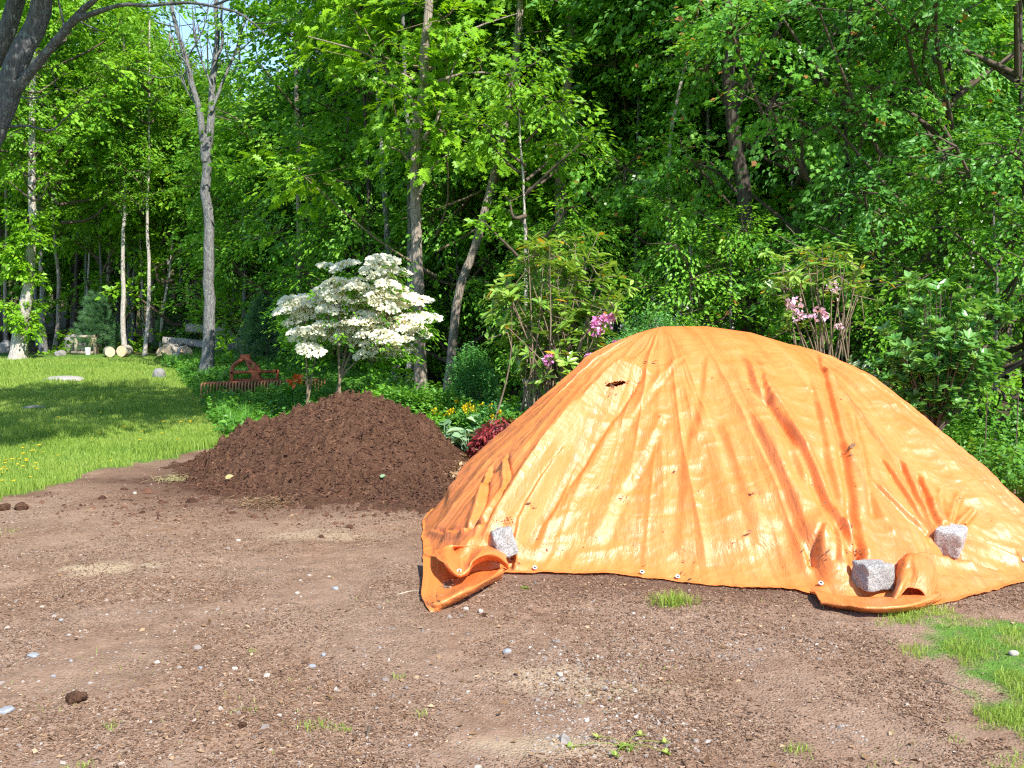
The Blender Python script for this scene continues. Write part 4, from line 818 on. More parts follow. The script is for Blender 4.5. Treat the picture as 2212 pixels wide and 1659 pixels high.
# the tree that leans in at the top corner, its crown over the lawn
def near_tree():
    Y = 9.5; b = np.array((at(-205, 1000, Y)[0], Y, 0.0))
    root = thing('leaning_tree', b, 'close dark grey tree leaning in at the top corner with a long arching branch', 'tree')
    mb = MB()
    st = np.array([at(x, y, Y) for x, y in ((-205, 1030), (-190, 800), (-140, 560), (-75, 400), (-16, 280), (36, 150), (62, 75), (84, 0), (118, -130), (140, -300))]) - b; st[0][2] = -.2
    trunk_tube(mb, st, .15, .075, 20, 3, 1.35)
    s2 = np.array([at(x, y, Y + .25) for x, y in ((-120, 500), (-75, 320), (-38, 190), (4, 85), (36, -5), (70, -150))]) - b; trunk_tube(mb, s2, .095, .07, 16, 4, 1.0)
    mb.build('trunk', M['bark_near'], root)
    for pts, r0, r1, dy in (([(22, 215), (60, 163), (108, 105), (157, 48), (183, 35), (234, 18), (272, 10), (322, 12), (365, 8), (410, 6), (457, 13), (512, 27), (548, 51), (578, 78)], .05, .010, -1.4), ([(150, 55), (178, 22), (208, -4), (260, -60)], .035, .02, -.3), ([(18, 274), (60, 272), (110, 281), (140, 256), (170, 235)], .013, .004, -.4),
                            ([(24, 203), (60, 212), (92, 208), (112, 196)], .011, .004, -.3), ([(139, 75), (136, 45), (128, 10), (120, -40)], .014, .006, .1), ([(457, 13), (505, -5), (560, -30)], .012, .005, -1.2), ([(548, 51), (600, 48), (640, 40)], .006, .003, -1.4), ([(230, 70), (200, 60), (170, 45)], .004, .008, -.2)):
        P = np.array([at(x, y, Y + dy * k / len(pts)) for k, (x, y) in enumerate(pts)]) - b; n = 10 * len(pts)
        rr = np.interp(np.linspace(0, 1, n), (0, .22, .42, .7, 1), (1, .72, .34, .24, .12)) * r0 if len(pts) > 10 else np.linspace(r0, r1, n); m2 = MB().tube(catmull(P, n), rr, 10, wob=.12, seed=7); m2.build('branch', M['bark_near'], root)
    link('crown', CR['canopy'][0], root, np.array((-2.4, 10.2, 0)) - b, .3, 1.0); link('crown', CR['canopy'][0], root, np.array((-4.2, 7.6, 2.1)) - b, 2.3, .45)  # small second crown is unseen, added toward the sun to shade the trunk
near_tree()

# ------------------------------------------------------------------ shrubs and garden plants
def onground(px, Y):
    x = (px - VW / 2) / FPX * Y / (CP + 0) * 1.0
    return np.array((at(px, 829.5, Y)[0], Y, float(ground_z(at(px, 829.5, Y)[0], Y))))
def inpoly(p, poly):
    return sdist(p[:, 0], p[:, 1], poly) > 0

# white flowering viburnum: flat flower heads in tiers over dark leaves
def viburnum():
    rng = np.random.default_rng(21); Y0 = 14.0; b = onground(731, Y0)
    root = thing('flowering_shrub', b, 'shrub smothered in white blossom between the rusty rake and the oak', 'shrub')
    poly = [(612, 640), (640, 632), (680, 642), (700, 625), (715, 600), (708, 572), (735, 562), (770, 580), (812, 574), (820, 553), (850, 555), (862, 590), (862, 640), (905, 640), (930, 665), (925, 700), (905, 715), (885, 730), (880, 755), (858, 758), (825, 778), (800, 772), (765, 758), (755, 732), (700, 730), (682, 760), (655, 745), (640, 710), (620, 680)]
    cand = np.stack((rng.uniform(608, 932, 900), rng.uniform(553, 780, 900)), -1); cand = cand[inpoly(cand, poly)]
    dens = fbm(cand[:, 0] * .022, cand[:, 1] * .034, 7, 2); cand = cand[dens > .30]
    pts = []
    for c in cand:
        if all(((c[0] - q[0]) / 16.5) ** 2 + ((c[1] - q[1]) / 10.5) ** 2 > 1 for q in pts): pts.append(c)
    pts = pts[:96]
    def head(seed):
        r_ = np.random.default_rng(seed); m = MB(); n = 170; a = r_.uniform(0, 6.28, n); rr = .125 * np.sqrt(r_.random(n)) * 1.05
        P = np.stack((np.cos(a) * rr * 1.25, np.sin(a) * rr, .028 - rr ** 2 * 3 + r_.normal(0, .007, n)), -1)
        T = np.stack((np.cos(a), np.sin(a), r_.normal(0, .3, n)), -1); Nn = np.array((0, -.8, .9)) + T * .3 + r_.normal(0, .35, (n, 3))
        leaves(m, P - T * .02, T, Nn, .036 * r_.uniform(.7, 1.3, n), r_.random(n), 'broad', 0); return m.mesh('flower_head', [M['petal_white']])
    heads = [head(k) for k in range(4)]
    ctr = np.array([at(c[0], c[1], Y0 + rng.uniform(-.55, .45)) for c in pts]) - b
    for k, c in enumerate(ctr):
        o = link('flower_head', heads[k % 4], root, c, rng.uniform(-.5, .5), rng.uniform(1.0, 1.5)); o.rotation_euler = (rng.normal(.3, .14), rng.normal(0, .14), rng.uniform(-.9, .9))
    fo = MB(); C = np.repeat(ctr, 3, 0) + rng.normal(0, .08, (len(ctr) * 3, 3)) - (0, -.14, .14)
    sprays(fo, rng, C, nrm(C * (1, 1, 0) + 1e-3) + rng.normal(0, .4, C.shape) * (1, 1, .3), .28, 13, .07, 'ovate', mat=0)
    fo.build('foliage', [M['leaf_mid']], root)
    st = MB(); foot = np.array((0, 0, -.1))
    for (x, y, dy) in ((731, 700, 0), (660, 690, -.2), (690, 740, .2), (850, 720, .1), (880, 690, 0), (780, 640, .2), (840, 600, .1), (720, 610, 0)):
        tip = at(x, y, Y0 + dy) - b; fork = np.array((0.02, 0, .55)) if x > 700 else np.array((-.42, -.1, .25)); f0 = foot if x > 700 else np.array((-.52, -.1, -.1))
        st.tube(catmull([f0, fork, (fork + tip) / 2 + (0, 0, .05), tip], 20), np.linspace(.026, .007, 20), 6, wob=.15)
    for k in range(0, len(ctr), 2):
        st.tube(np.array((ctr[k] * (.55, .55, .7) + (0, 0, .12), ctr[k] * .8, ctr[k] - (0, 0, .02))), (.012, .008, .004), 4)
    st.build('stem', [M['twig_pale']], root)
viburnum()

def whorl_leaves(mb, rng, tips, dirs, n, L, tpl, mat=1, droop=.35, young=0.0, up=.35):
    k = len(tips); a = rng.uniform(0, 6.28, (k, n)) ; D = nrm(dirs); U = nrm(np.cross(D, np.array((.3, .9, .1)))); V = np.cross(D, U)
    rad = np.cos(a)[..., None] * U[:, None] + np.sin(a)[..., None] * V[:, None]; sp = rng.uniform(-.1, .9, (k, n, 1))
    T = rad + D[:, None] * (up + sp * .4) - UPV * droop * rng.random((k, n, 1)); Nn = D[:, None] * .8 + UPV * .4 - rad * .3 + rng.normal(0, .25, (k, n, 3))
    P = np.repeat(tips[:, None], n, 1) - D[:, None] * rng.random((k, n, 1)) * L * .5
    tint = np.clip(rng.uniform(.25, .8, (k, 1)) + rng.normal(0, .13, (k, n)), .05, .95)
    if young: tint = np.where(rng.random((k, n)) < young, 1.0, tint)
    leaves(mb, P, T, Nn, (L * rng.uniform(.65, 1.2, (k, n))).reshape(-1), tint, tpl, mat)
def flower_ball(seed, r, n, mat, tpl='broad', size=.05):
    rng = np.random.default_rng(seed); m = MB(); d = nrm(rng.normal(0, 1, (n, 3)) + np.array((0, -.3, .35))); P = d * r * rng.uniform(.65, 1, (n, 1)) * (1, 1, .85)
    T = nrm(d + rng.normal(0, .6, (n, 3))); leaves(m, P, T, d + rng.normal(0, .5, (n, 3)), size * rng.uniform(.7, 1.3, n), rng.random(n), tpl, 0); return m.mesh('flower_head', [mat])
PINK = [flower_ball(k, .075, 48, M['petal_pink'], 'broad', .04) for k in range(2)]; PALE = [flower_ball(k + 5, .07, 44, M['petal_pale'], 'broad', .04) for k in range(2)]
def rhododendron(name, label, px, Y, tips_px, nleaf, L, flowers, young, foot_spread, seed, bare=.0):
    rng = np.random.default_rng(seed); b = onground(px, Y); root = thing('rhododendron', b, label, 'shrub', 'rhododendrons')
    tips = np.array([at(x + rng.normal(0, 5), y + rng.normal(0, 5), Y + rng.uniform(-.45, .45)) for x, y in tips_px]) - b
    st = MB(); fo = MB(); dirs = []
    for t in tips:
        f = np.array((rng.normal(0, foot_spread), rng.normal(0, foot_spread * .6), -.1)); mid = f * .4 + t * .5 + np.array((-t[0] * .18, -t[1] * .1, .05)) + rng.normal(0, .05, 3)
        Q = catmull([f, mid, t], 16); st.tube(Q, np.linspace(.015, .004, 16), 5, wob=.15); dirs.append(Q[-1] - Q[-4])
    whorl_leaves(fo, rng, tips, np.array(dirs), nleaf, L, 'lance', 0, droop=.6, young=young)
    side = np.repeat(tips, 2, 0) + rng.normal(0, .13, (len(tips) * 2, 3)) - (0, 0, .1); whorl_leaves(fo, rng, side, np.repeat(np.array(dirs), 2, 0) + rng.normal(0, .1, side.shape), nleaf - 2, L * .85, 'lance', 0, droop=.8, young=young)
    for s_, t_ in zip(side[::1], np.repeat(tips, 2, 0)): st.tube(np.array((t_ * .93, (s_ + t_ * .93) / 2, s_)), (.006, .005, .003), 4)
    st.build('stem', [M['twig_pale']], root); fo.build('foliage', [M['leaf_rhodo']], root)
    for k, (x, y, s) in enumerate(flowers): link('flower_head', (PALE if px > 1500 else PINK)[k % 2], root, at(x, y, Y - .5) - b, k * 1.3, s)
rng = np.random.default_rng(31)
tp = [(x, y) for x, y in zip(rng.uniform(1085, 1325, 105), rng.uniform(515, 815, 105)) if (x - 1205) ** 2 / 125 ** 2 + (y - 660) ** 2 / 165 ** 2 < 1.05 and not (x > 1260 and y < 560)] + [(1295, 505), (1280, 545), (1250, 520), (1310, 590), (1085, 690), (1100, 740)]
rhododendron('rhododendron', 'tall leggy rhododendron with one magenta bloom, between the round green bush and the tarp', 1205, 11.0, tp, 12, .15, [(1302, 700, 1.25), (1285, 712, .9), (1315, 690, .9), (1186, 776, .8), (1332, 744, .6), (1352, 748, .5), (1272, 772, .6)], .035, .28, 4)
tp = [(1690, 560), (1680, 590), (1700, 600), (1735, 545), (1760, 535), (1785, 530), (1805, 545), (1830, 530), (1840, 555), (1815, 570), (1770, 560), (1745, 575), (1850, 590), (1870, 600), (1865, 625), (1690, 640), (1700, 690), (1780, 705), (1850, 615), (1820, 590), (1715, 575), (1760, 590), (1795, 560), (1690, 615), (1720, 620)]
rhododendron('rhododendron', 'open rhododendron with bare twisting stems and pale pink blooms over the tarp\'s shoulder', 1790, 10.4, tp, 12, .125, [(1716, 656, 1.0), (1727, 684, .8), (1768, 678, 1.1), (1800, 622, .8), (1812, 705, .5)], .03, .18, 5)

def mound_bush(label, px, py_top, Y, rx, h, L, tpl, mat, n, m, name='round_bush', cat='bush', group=None, seed=1, spray=.16, stems=True):
    rng = np.random.default_rng(seed); b = onground(px, Y); root = thing(name, b, label, cat, group); fo = MB()
    d = nrm(rng.normal(0, 1, (n, 3))); d[:, 2] = np.abs(d[:, 2]) * 1.1 - .25
    R = (.62 + .38 * rng.random((n, 1)) ** .5) * (1 + (fbm(d[:, 0] * 2.2 + seed, d[:, 1] * 2.2 + d[:, 2], seed, 2)[:, None] - .5) * .7)
    C = d * R * np.array((rx, rx * .9, h * .55)) + np.array((0, 0, h * .45))
    sprays(fo, rng, C, nrm(d + rng.normal(0, .35, d.shape) + (0, 0, .5)), spray, m, L, tpl, .15, .7, mat=0); fo.build('foliage', [M[mat]], root)
    if stems:
        st = MB()
        for k in range(9): st.tube(catmull([(rng.normal(0, .05), rng.normal(0, .05), -.08), C[k * 3] * (.4, .4, .5), C[k * 3]], 8), np.linspace(.016, .004, 8), 5)
        st.build('stem', [M['twig']], root)
    return root
mound_bush('round fine leaved fresh green bush between the oak and the tall rhododendron', 1022, 700, 12.4, .30, 1.05, .028, 'ovate', 'leaf_box', 520, 22, seed=3, spray=.12)
mound_bush('low fine leaved green bush just over the tarp\'s crest below the house glimpse', 1400, 640, 10.9, .38, 1.66, .026, 'ovate', 'leaf_box', 620, 20, seed=5, spray=.13)
mound_bush('small fine leaved green bush between the tall rhododendron and the tarp', 1345, 690, 10.6, .30, 1.35, .028, 'ovate', 'leaf_box', 420, 20, seed=6, spray=.13)
mound_bush('shrub with white edged leaves tucked behind the tarp\'s sloping shoulder', 1842, 740, 9.7, .34, 1.02, .05, 'ovate', 'leaf_white', 240, 18, seed=8, spray=.2)
# glossy upright shrub
def glossy():
    rng = np.random.default_rng(44); Y = 9.4; b = onground(2022, Y); root = thing('glossy_shrub', b, 'upright shrub with glossy whorled leaves beyond the far slope of the tarp', 'shrub'); st = MB(); fo = MB(); tips = []; dirs = []
    for k in range(90):
        x = rng.uniform(1905, 2180); y = rng.uniform(600, 800)
        if ((x - 2040) / 140) ** 2 + ((y - 720) / 125) ** 2 > 1.05: continue
        t = at(x, y, Y + rng.uniform(-.55, .5)) - b; h0 = rng.uniform(.3, .7); f = np.array((0, 0, h0)); Q = catmull([f, f * .5 + t * .5 + (0, 0, -.07), t], 12)
        st.tube(Q, np.linspace(.012, .003, 12), 5); tips += [t, Q[9], Q[8], Q[6], Q[4]]; dirs += [Q[-1] - Q[-3]] * 5
    st.tube(np.array(((0, 0, -.1), (.01, .01, .3), (.03, 0, .75))), (.04, .032, .022), 8, wob=.1)
    whorl_leaves(fo, rng, np.array(tips) + rng.normal(0, .05, (len(tips), 3)), np.array(dirs), 18, .10, 'ovate', 0, droop=.2, up=.55)
    st.build('stem', [M['twig']], root); fo.build('foliage', [M['leaf_shrub']], root)
glossy()
# red laceleaf maple
def red_maple():
    rng = np.random.default_rng(9); Y = 10.3; b = onground(1088, Y); root = thing('red_laceleaf_maple', b, 'small weeping maple with feathery crimson leaves between the hostas and the tarp', 'shrub'); fo = MB(); n = 300
    d = nrm(rng.normal(0, 1, (n, 3))); d[:, 2] = np.abs(d[:, 2]); C = d * np.array((.30, .28, .30)) * rng.uniform(.5, 1, (n, 1)) + (0, 0, .16)
    sprays(fo, rng, C, d * (1, 1, .2) - (0, 0, .3), .13, 20, .06, 'lance', .6, .6, mat=0); fo.build('foliage', [M['leaf_red']], root)
    st = MB()
    for k in range(8): st.tube(catmull([(0, 0, -.05), C[k] * (.3, .3, .8) + (0, 0, .1), C[k]], 8), np.linspace(.014, .004, 8), 5)
    st.build('stem', [M['twig']], root)
red_maple()
# hostas
def hosta(px, Y, r, label, seed):
    rng = np.random.default_rng(seed); b = onground(px, Y); root = thing('hosta', b, label, 'plant', 'hostas beside the mulch heap'); fo = MB(); n = 34
    a = rng.uniform(0, 6.28, n); rr = r * np.sqrt(rng.random(n)); O = np.stack((np.cos(a), np.sin(a), 0 * a), -1)
    P = O * rr[:, None] * .75 + np.stack((0 * a, 0 * a, .30 - rr * .45 + rng.normal(0, .02, n)), -1); T = O + rng.normal(0, .3, (n, 3)) + (0, 0, .1); Nn = UPV + O * .5 + rng.normal(0, .25, (n, 3))
    leaves(fo, P, T, Nn, .18 * rng.uniform(.7, 1.2, n), rng.uniform(.1, .9, n), 'broad', 0); fo.build('foliage', [M['leaf_hosta']], root)
    st = MB(); [st.tube(catmull([(0, 0, -.03), P[k] * (.5, .5, .6), P[k]], 6), (.006,) * 6, 4) for k in range(n)]; st.build('stalk', [M['leaf_hosta']], root)
hosta(960, 10.75, .27, 'blue grey hosta at the very edge of the mulch heap', 1); hosta(1010, 10.6, .30, 'largest blue grey hosta, in the middle of the three', 2); hosta(1048, 10.9, .24, 'blue grey hosta next to the red laceleaf maple', 3)
# garden perennials with yellow flowers
YEL = flower_ball(50, .022, 14, M['petal_yellow'], 'broad', .026)
def perennial(px, Y, r, h, label, mat, nfl, seed, L=.05, tpl='ovate'):
    root = mound_bush(label, px, 0, Y, r, h, L, tpl, mat, int(330 * r / .35), 15, 'garden_perennial', 'plant', 'garden perennials behind the mulch heap', seed, .2, False); rng = np.random.default_rng(seed)
    st = MB(); fl = []
    for k in range(nfl):
        a = rng.uniform(0, 6.28); q = np.array((math.cos(a) * r * rng.random(), math.sin(a) * r * rng.random() - r * .3, h * rng.uniform(.8, 1.15))); fl.append(q); st.tube(np.array((q * (.5, .5, .2), q * (.9, .9, .7), q)), (.004, .003, .002), 3)
    if nfl:
        st.build('stalk', [M['leaf_weed']], root)
        for q in fl: link('flower', YEL, root, q, 0, rng.uniform(.8, 1.4))
for a in ((838, 12.6, .40, .50, 'dark leafy clump right beneath the white blossom', 'leaf_mid', 0, 11), (893, 11.9, .42, .58, 'broad bright leafed clump at the foot of the oak', 'leaf_weed', 2, 12), (948, 11.7, .40, .56, 'bright leafed clump between the oak and the round green bush', 'leaf_weed', 1, 13),
          (1010, 11.3, .42, .42, 'clump dotted with yellow flowers below the round green bush', 'leaf_weed', 11, 14), (1075, 11.1, .40, .42, 'wiry clump with scattered yellow flowers over the red laceleaf maple', 'leaf_box', 9, 15), (1145, 10.5, .40, .40, 'sparse flowering clump against the tarp\'s dark flank', 'leaf_weed', 6, 16), (1120, 10.2, .25, .30, 'bronze tinged clump with yellow flowers beside the tarp\'s edge', 'leaf_red', 5, 17), (905, 11.0, .3, .32, 'low clump spilling toward the back of the mulch heap', 'leaf_mid', 1, 18)): perennial(*a)
# tall pale weeds and the orange poppy by the rake
def tall_weed(px, py_top, Y, label, seed):
    rng = np.random.default_rng(seed); b = onground(px, Y); h = at(px, py_top, Y)[2]; root = thing('tall_weed', b, label, 'weed', 'tall pale weeds by the blossom'); st = MB(); fo = MB(); n = 46
    st.tube(catmull([(0, 0, -.05), (.02, 0, h * .5), (rng.normal(0, .03), 0, h)], 10), np.linspace(.009, .003, 10), 5, 0); z = np.linspace(.12, h, n); a = np.arange(n) * 2.4
    T = np.stack((np.cos(a), np.sin(a), .35 + 0 * a), -1); leaves(fo, np.stack((0 * z, 0 * z, z), -1), T, UPV + T * .4, .11 * (1.1 - .75 * z / h), rng.uniform(.4, .95, n), 'lance', 0); st.build('stem', [M['leaf_weed']], root); fo.build('foliage', [M['leaf_weed']], root)
for k, (px, py, lab) in enumerate(((701, 768, 'tall pale weed spire, the taller of the middle pair by the blossom stem'), (712, 758, 'tallest pale weed spire beside the blossom stem'), (688, 795, 'pale weed spire nearest to the orange poppy'), (723, 800, 'short pale weed close against the blossom stem'), (672, 806, 'low pale weed over the yellow flowers by the poppy'))): tall_weed(px, py, 14.6 + .2 * k, lab, k)
b = onground(639, 15.2); pop = thing('poppy', b, 'single orange poppy in the weeds beside the rake tines', 'flower'); hh = at(639, 818, 15.2)[2]
link('flower', flower_ball(61, .06, 16, M['petal_orange'], 'broad', .1), pop, (0, 0, hh)); MB().tube(catmull([(0, 0, -.05), (.02, 0, hh * .5), (0, 0, hh)], 8), (.005,) * 8, 5).build('stem', M['leaf_weed'], pop)

# ------------------------------------------------------------------ young pines
def pine(label, px, Y, h, r, seed, mat='leaf_pine'):
    rng = np.random.default_rng(seed); b = onground(px, Y); root = thing('young_pine', b, label, 'pine', 'young pines at the wood\'s edge'); MB().tube(catmull([(0, 0, -.1), (.02, 0, h * .5), (0, 0, h * .98)], 12), np.linspace(.045, .01, 12), 7).build('trunk', M['twig'], root)
    fo = MB(); n = 520; f = rng.random(n) ** .8 * .95; a = rng.uniform(0, 6.28, n); rr = r * (1.02 - f) ** .8 * rng.random(n) ** .5 + .03
    lay = np.round(f * 8) / 8 + rng.normal(0, .02, n); P = np.stack((np.cos(a) * rr, np.sin(a) * rr, h * (.06 + .93 * lay) + rr * .2), -1); O = np.stack((np.cos(a), np.sin(a), .5 + 0 * a), -1)
    m = 46; D = nrm(O[:, None] + rng.normal(0, .75, (n, m, 3))); leaves(fo, np.repeat(P[:, None], m, 1) + rng.normal(0, .03, (n, m, 3)), D, np.cross(D, UPV) + rng.normal(0, .3, D.shape), .13 * rng.uniform(.7, 1.2, n * m), np.clip(np.repeat(rng.uniform(.2, .8, (n, 1)), m, 1) + rng.normal(0, .1, (n, m)), 0, 1), 'needle', 0)
    for q, o in zip(P[::4], O[::4]): fo.tube(np.array((q * (.05, .05, 1) - (0, 0, .1), q)), (.012, .005), 3, 0)
    fo.build('foliage', [M[mat]], root)
pine('young pine between the wooden frame and the pinkish straight trunk', 213, 31.8, 1.9, .82, 1); pine('young pine beside the thin leaning trunk at the end of the log pile', 381, 33.5, 2.05, .72, 2); pine('dark shaded young pine in front of the end of the log pile', 578, 24.5, 1.75, .8, 3); pine('smaller young pine over the rear of the log pile', 545, 31.5, 1.5, .6, 4)

# ------------------------------------------------------------------ rusty landscape rake
def rake():
    Y = 17.0; b = onground(575, Y); root = thing('landscape_rake', b, 'rusty red tractor rake half sunk in weeds beside the lawn', 'rake')
    def w(x, y, d=0.0): return at(x, y, Y + d) - b
    MB().beam(w(441, 831), w(705, 823), .09, .09).build('rake_bar', M['rust'], root)
    # curved spring tines along the bar
    prof = [(0, 0, 0), (0, -.05, .03), (.005, -.13, .0), (.01, -.17, -.10), (.015, -.15, -.2), (.02, -.10, -.27)]; me = MB().tube(catmull(prof, 14), np.linspace(.016, .011, 14), 6).mesh('tine', M['rust_tine'])
    for k in range(40):
        f = k / 39.0
        p = w(441, 831) * (1 - f) + w(705, 823) * f
        link('tine', me, root, p + (0, -.045, 0), .0)
    fr = MB(); fr.beam(w(499, 804), w(600, 802), .05, .05); fr.beam(w(599, 799), w(599, 825), .05, .05); fr.beam(w(500, 803), w(500, 828), .05, .05); fr.beam(w(500, 822, .1), w(600, 821, .1), .05, .05); fr.build('frame', M['rust'], root)
    MB().tube(catmull([w(500, 806), w(503, 793, .1), w(514, 782, .2), w(530, 773.5, .25)], 24), (.035,) * 24, 8).build('hitch_arm', M['rust'], root)
    MB().tube(catmull([w(530, 773.5, .25), w(545, 783, .1), w(556, 794, 0), w(562, 806, -.05)], 24), (.03,) * 24, 8).build('hitch_arm', M['rust'], root)
    MB().beam(w(531, 774, .25), w(543, 800), .06, .04).build('strut', M['rust'], root)
    MB().box(w(530, 772, .25), (.16, .10, .10)).build('hitch_plate', M['rust'], root)
    g = MB(); P = np.array([w(545, 803, -.06), w(556, 803, -.06), w(564, 822, -.06), w(540, 822, -.06)]); Q = P + (0, .12, 0); g.add(np.vstack((P, Q)), [(0, 1, 2), (0, 2, 3), (4, 6, 5), (4, 7, 6), (0, 4, 5), (0, 5, 1), (1, 5, 6), (1, 6, 2), (2, 6, 7), (2, 7, 3), (3, 7, 4), (3, 4, 0)]); g.build('pivot_bracket', M['rust'], root, smooth=False)
    MB().tube(np.array((w(543, 797), w(560, 790), )), (.03, .03), 8).tube(np.array((w(552, 786), w(553, 800))), (.035, .035), 10).build('pivot_pin', M['rust'], root)
rake()

# ------------------------------------------------------------------ log pile, rounds, frame, boulders
def log(a, b_, r, label, group='logs in the pile', seed=0):
    a = np.asarray(a); b_ = np.asarray(b_); c = (a + b_) / 2; o = thing('log', c, label, 'log', group); n = max(6, int(np.linalg.norm(b_ - a) / .15))
    P = catmull([a - c, (a + b_) / 2 - c + np.random.default_rng(seed).normal(0, .03, 3), b_ - c], n); MB().tube(P, np.linspace(r, r * .85, n), 12, wob=.10, seed=seed, caps=False).build('bark', M['log_bark'], o)
    for e, q, rr in ((P[0], P[0] - P[1], r), (P[-1], P[-1] - P[-2], r * .85)):
        q = nrm(q); MB().tube(np.array((e - q * .03, e + q * .004)), (rr * .93, rr * .9), 12).build('cut_end', M['cut_wood'], o)
LY = 30.0
L_ = [((402, 709), (505, 716), .13, 'topmost log with a broken pale end, on the pile behind the forked tree'), ((452, 716), (540, 722), .12, 'knotty log second from the top of the pile'), ((455, 726), (560, 728), .12, 'long grey log across the middle of the pile'), ((440, 733), (575, 734), .11, 'longest thin log low in the pile'),
      ((352, 736), (446, 748), .12, 'pale peeled log jutting toward the lawn over the cut rounds'), ((408, 741), (470, 744), .12, 'short grey log under the peeled one'), ((460, 741), (585, 741), .12, 'grey log resting on the lowest ones'), ((450, 752), (600, 752), .13, 'lowest front log of the pile'),
      ((470, 747), (530, 757), .06, 'thin pale pole lying aslant on the pile'), ((520, 716), (620, 722), .11, 'log at the far end of the pile behind the dark young pine'), ((540, 738), (640, 742), .11, 'log in the shade low behind the dark young pine'), ((480, 708), (570, 712), .10, 'shaded log along the back of the pile')]
for k, (p, q, r, lab) in enumerate(L_):
    dy = (.0, .1, .0, -.1, -.6, -.4, -.3, -.45, -.75, .35, .2, .5)[k]; log(at(p[0], p[1], LY + dy), at(q[0], q[1], LY + dy + .25), r, lab, seed=k)
def round_(px, py, Y, r, ln, rot, label, seed):
    p = at(px, py, Y); p[2] = r + float(ground_z(p[0], p[1])) - .01; o = thing('log_round', p, label, 'log round', 'cut log rounds on the lawn edge', rot); d = np.array((0, 1, 0))
    MB().tube(np.array((-d * ln / 2, d * 0 + (0, 0, .004), d * ln / 2)), (r, r * 1.03, r * .97), 14, wob=.06, seed=seed, caps=False).build('bark', M['log_bark'], o)
    for s in (-1, 1): MB().tube(np.array((d * s * (ln / 2 - .02), d * s * (ln / 2 + .004))), (r * .94, r * .92), 14).build('cut_end', M['cut_wood'], o)
for a in ((236, 756, 30.5, .16, .35, .5, 'cut log round lying by itself between the frame and the pinkish trunk', 1), (269, 756, 30, .18, .32, -.2, 'cut log round against the foot of the pinkish straight trunk', 2), (355, 751, 29, .19, .35, .1, 'cut log round at the tip of the log pile', 3), (371, 748, 29, .23, .4, -.5, 'largest cut log round, under the peeled log', 4), (399, 750, 28.8, .20, .35, .6, 'cut log round nearest the forked tree', 5), (384, 753, 28.4, .13, .28, 1.1, 'small split log round between the larger ones', 6)): round_(*a)
def frame():
    Y = 31.5; b = onground(180, Y); root = thing('wooden_frame', b, 'weathered wooden frame of posts and a rail standing at the wood\'s edge', 'frame')
    def w(x, y, d=0.0): return at(x, y, Y + d) - b
    for x, y0, d in ((164, 729, 0), (157, 735, .7), (204, 727, 0), (198, 738, .7)): q = w(x, y0, d); MB().beam((q[0], q[1], -.1), q, .09, .09).build('post', M['wood_old'], root)
    MB().beam(w(153, 728), w(206, 726), .10, .08).build('rail', M['wood_old'], root); MB().beam(w(158, 735.5, .7), w(199, 735, .7), .07, .07).build('rail', M['wood_old'], root)
    MB().beam(w(201, 729, -.08), w(193, 750, -.08), .10, .03).build('brace', M['wood_new'], root); q = w(180, 760); MB().beam((w(156, 760)[0], -.05, .05), (w(203, 760)[0], -.05, .05), .08, .08).build('bottom_rail', M['wood_old'], root)
    bk = w(191, 755, -.25); m = MB(); m.tube(np.array(((bk[0], -.3, .0), (bk[0], -.3, .22))), (.07, .09), 14).build('pail', M['white_metal'], root)
frame()
def boulder(px, Y, size, label, seed, name='boulder', sink=.3, mat='boulder', rot=0.0):
    m = rough_block(np.asarray(size, float) * 1.0, seed, 16, .45, .035); o = m.build(name, M[mat]); b = onground(px, Y); o.location = (b[0], b[1], b[2] + size[2] * (.5 - sink)); o.rotation_euler = (0, 0, rot); return tag(o, label, 'boulder' if name == 'boulder' else 'rock')
boulder(161, 33.6, (.62, .6, .75), 'pale rounded boulder seen through the posts of the wooden frame', 2, sink=.15); boulder(185, 33.8, (.6, .5, .72), 'second pale boulder behind the frame, on the side of its white brace', 3, sink=.15); boulder(17, 33, (.5, .5, .55), 'mossy grey boulder in shade beside the sprouting sunlit tree', 4, sink=.2)
boulder(133, 31, (.36, .3, .26), 'small pale rock on the lawn edge near the wooden frame', 5); boulder(344, 21.5, (.27, .26, .30), 'grey boulder half hidden in the weeds beside the lawn', 6, sink=.25)
boulder(138, 20.3, (.85, .6, .16), 'long flat pale rock showing through the lawn', 7, 'flat_rock', .25, 'granite_warm'); boulder(72, 15.5, (.35, .25, .10), 'small flat stone in the shaded grass of the lawn', 8, 'flat_rock', .35)

# the grey house glimpsed through the trunks
def house():
    Y = 34.0; x0 = at(1352, 600, Y)[0]; b = np.array((x0 + 1.6, Y + 2.5, float(ground_z(x0, Y)))); root = thing('house', b, 'pale grey house with a slate blue roof glimpsed through the trunks', 'house')
    w = MB(); w.box((0, 0, 1.3), (5.4, 4.4, 2.6)); w.build('wall', M['siding'], root, smooth=False)
    sd = MB()
    for k in range(12): sd.box((0, -2.215, .2 + k * .2), (5.4, .03, .012))
    r = MB()
    for s in (-1, 1):
        P = np.array([(-3, s * 2.55, 2.52), (3, s * 2.55, 2.52), (3, 0, 3.75), (-3, 0, 3.75)]); Q = P + (0, 0, .14); r.add(np.vstack((P, Q)), [(0, 1, 2), (0, 2, 3), (4, 6, 5), (4, 7, 6), (0, 4, 5), (0, 5, 1), (1, 5, 6), (1, 6, 2), (3, 7, 4), (3, 4, 0)])
    r.build('roof', M['roof'], root, smooth=False)
    for x in (-1.5, 1.3):
        f = MB(); f.box((x, -2.22, 1.45), (1.0, .07, 1.15)); f = f.build('window', M['white_metal'], root, smooth=False); MB().box((x, -2.262, 1.45), (.84, .02, 1.0)).build('pane', M['pane'], f, smooth=False)
house()
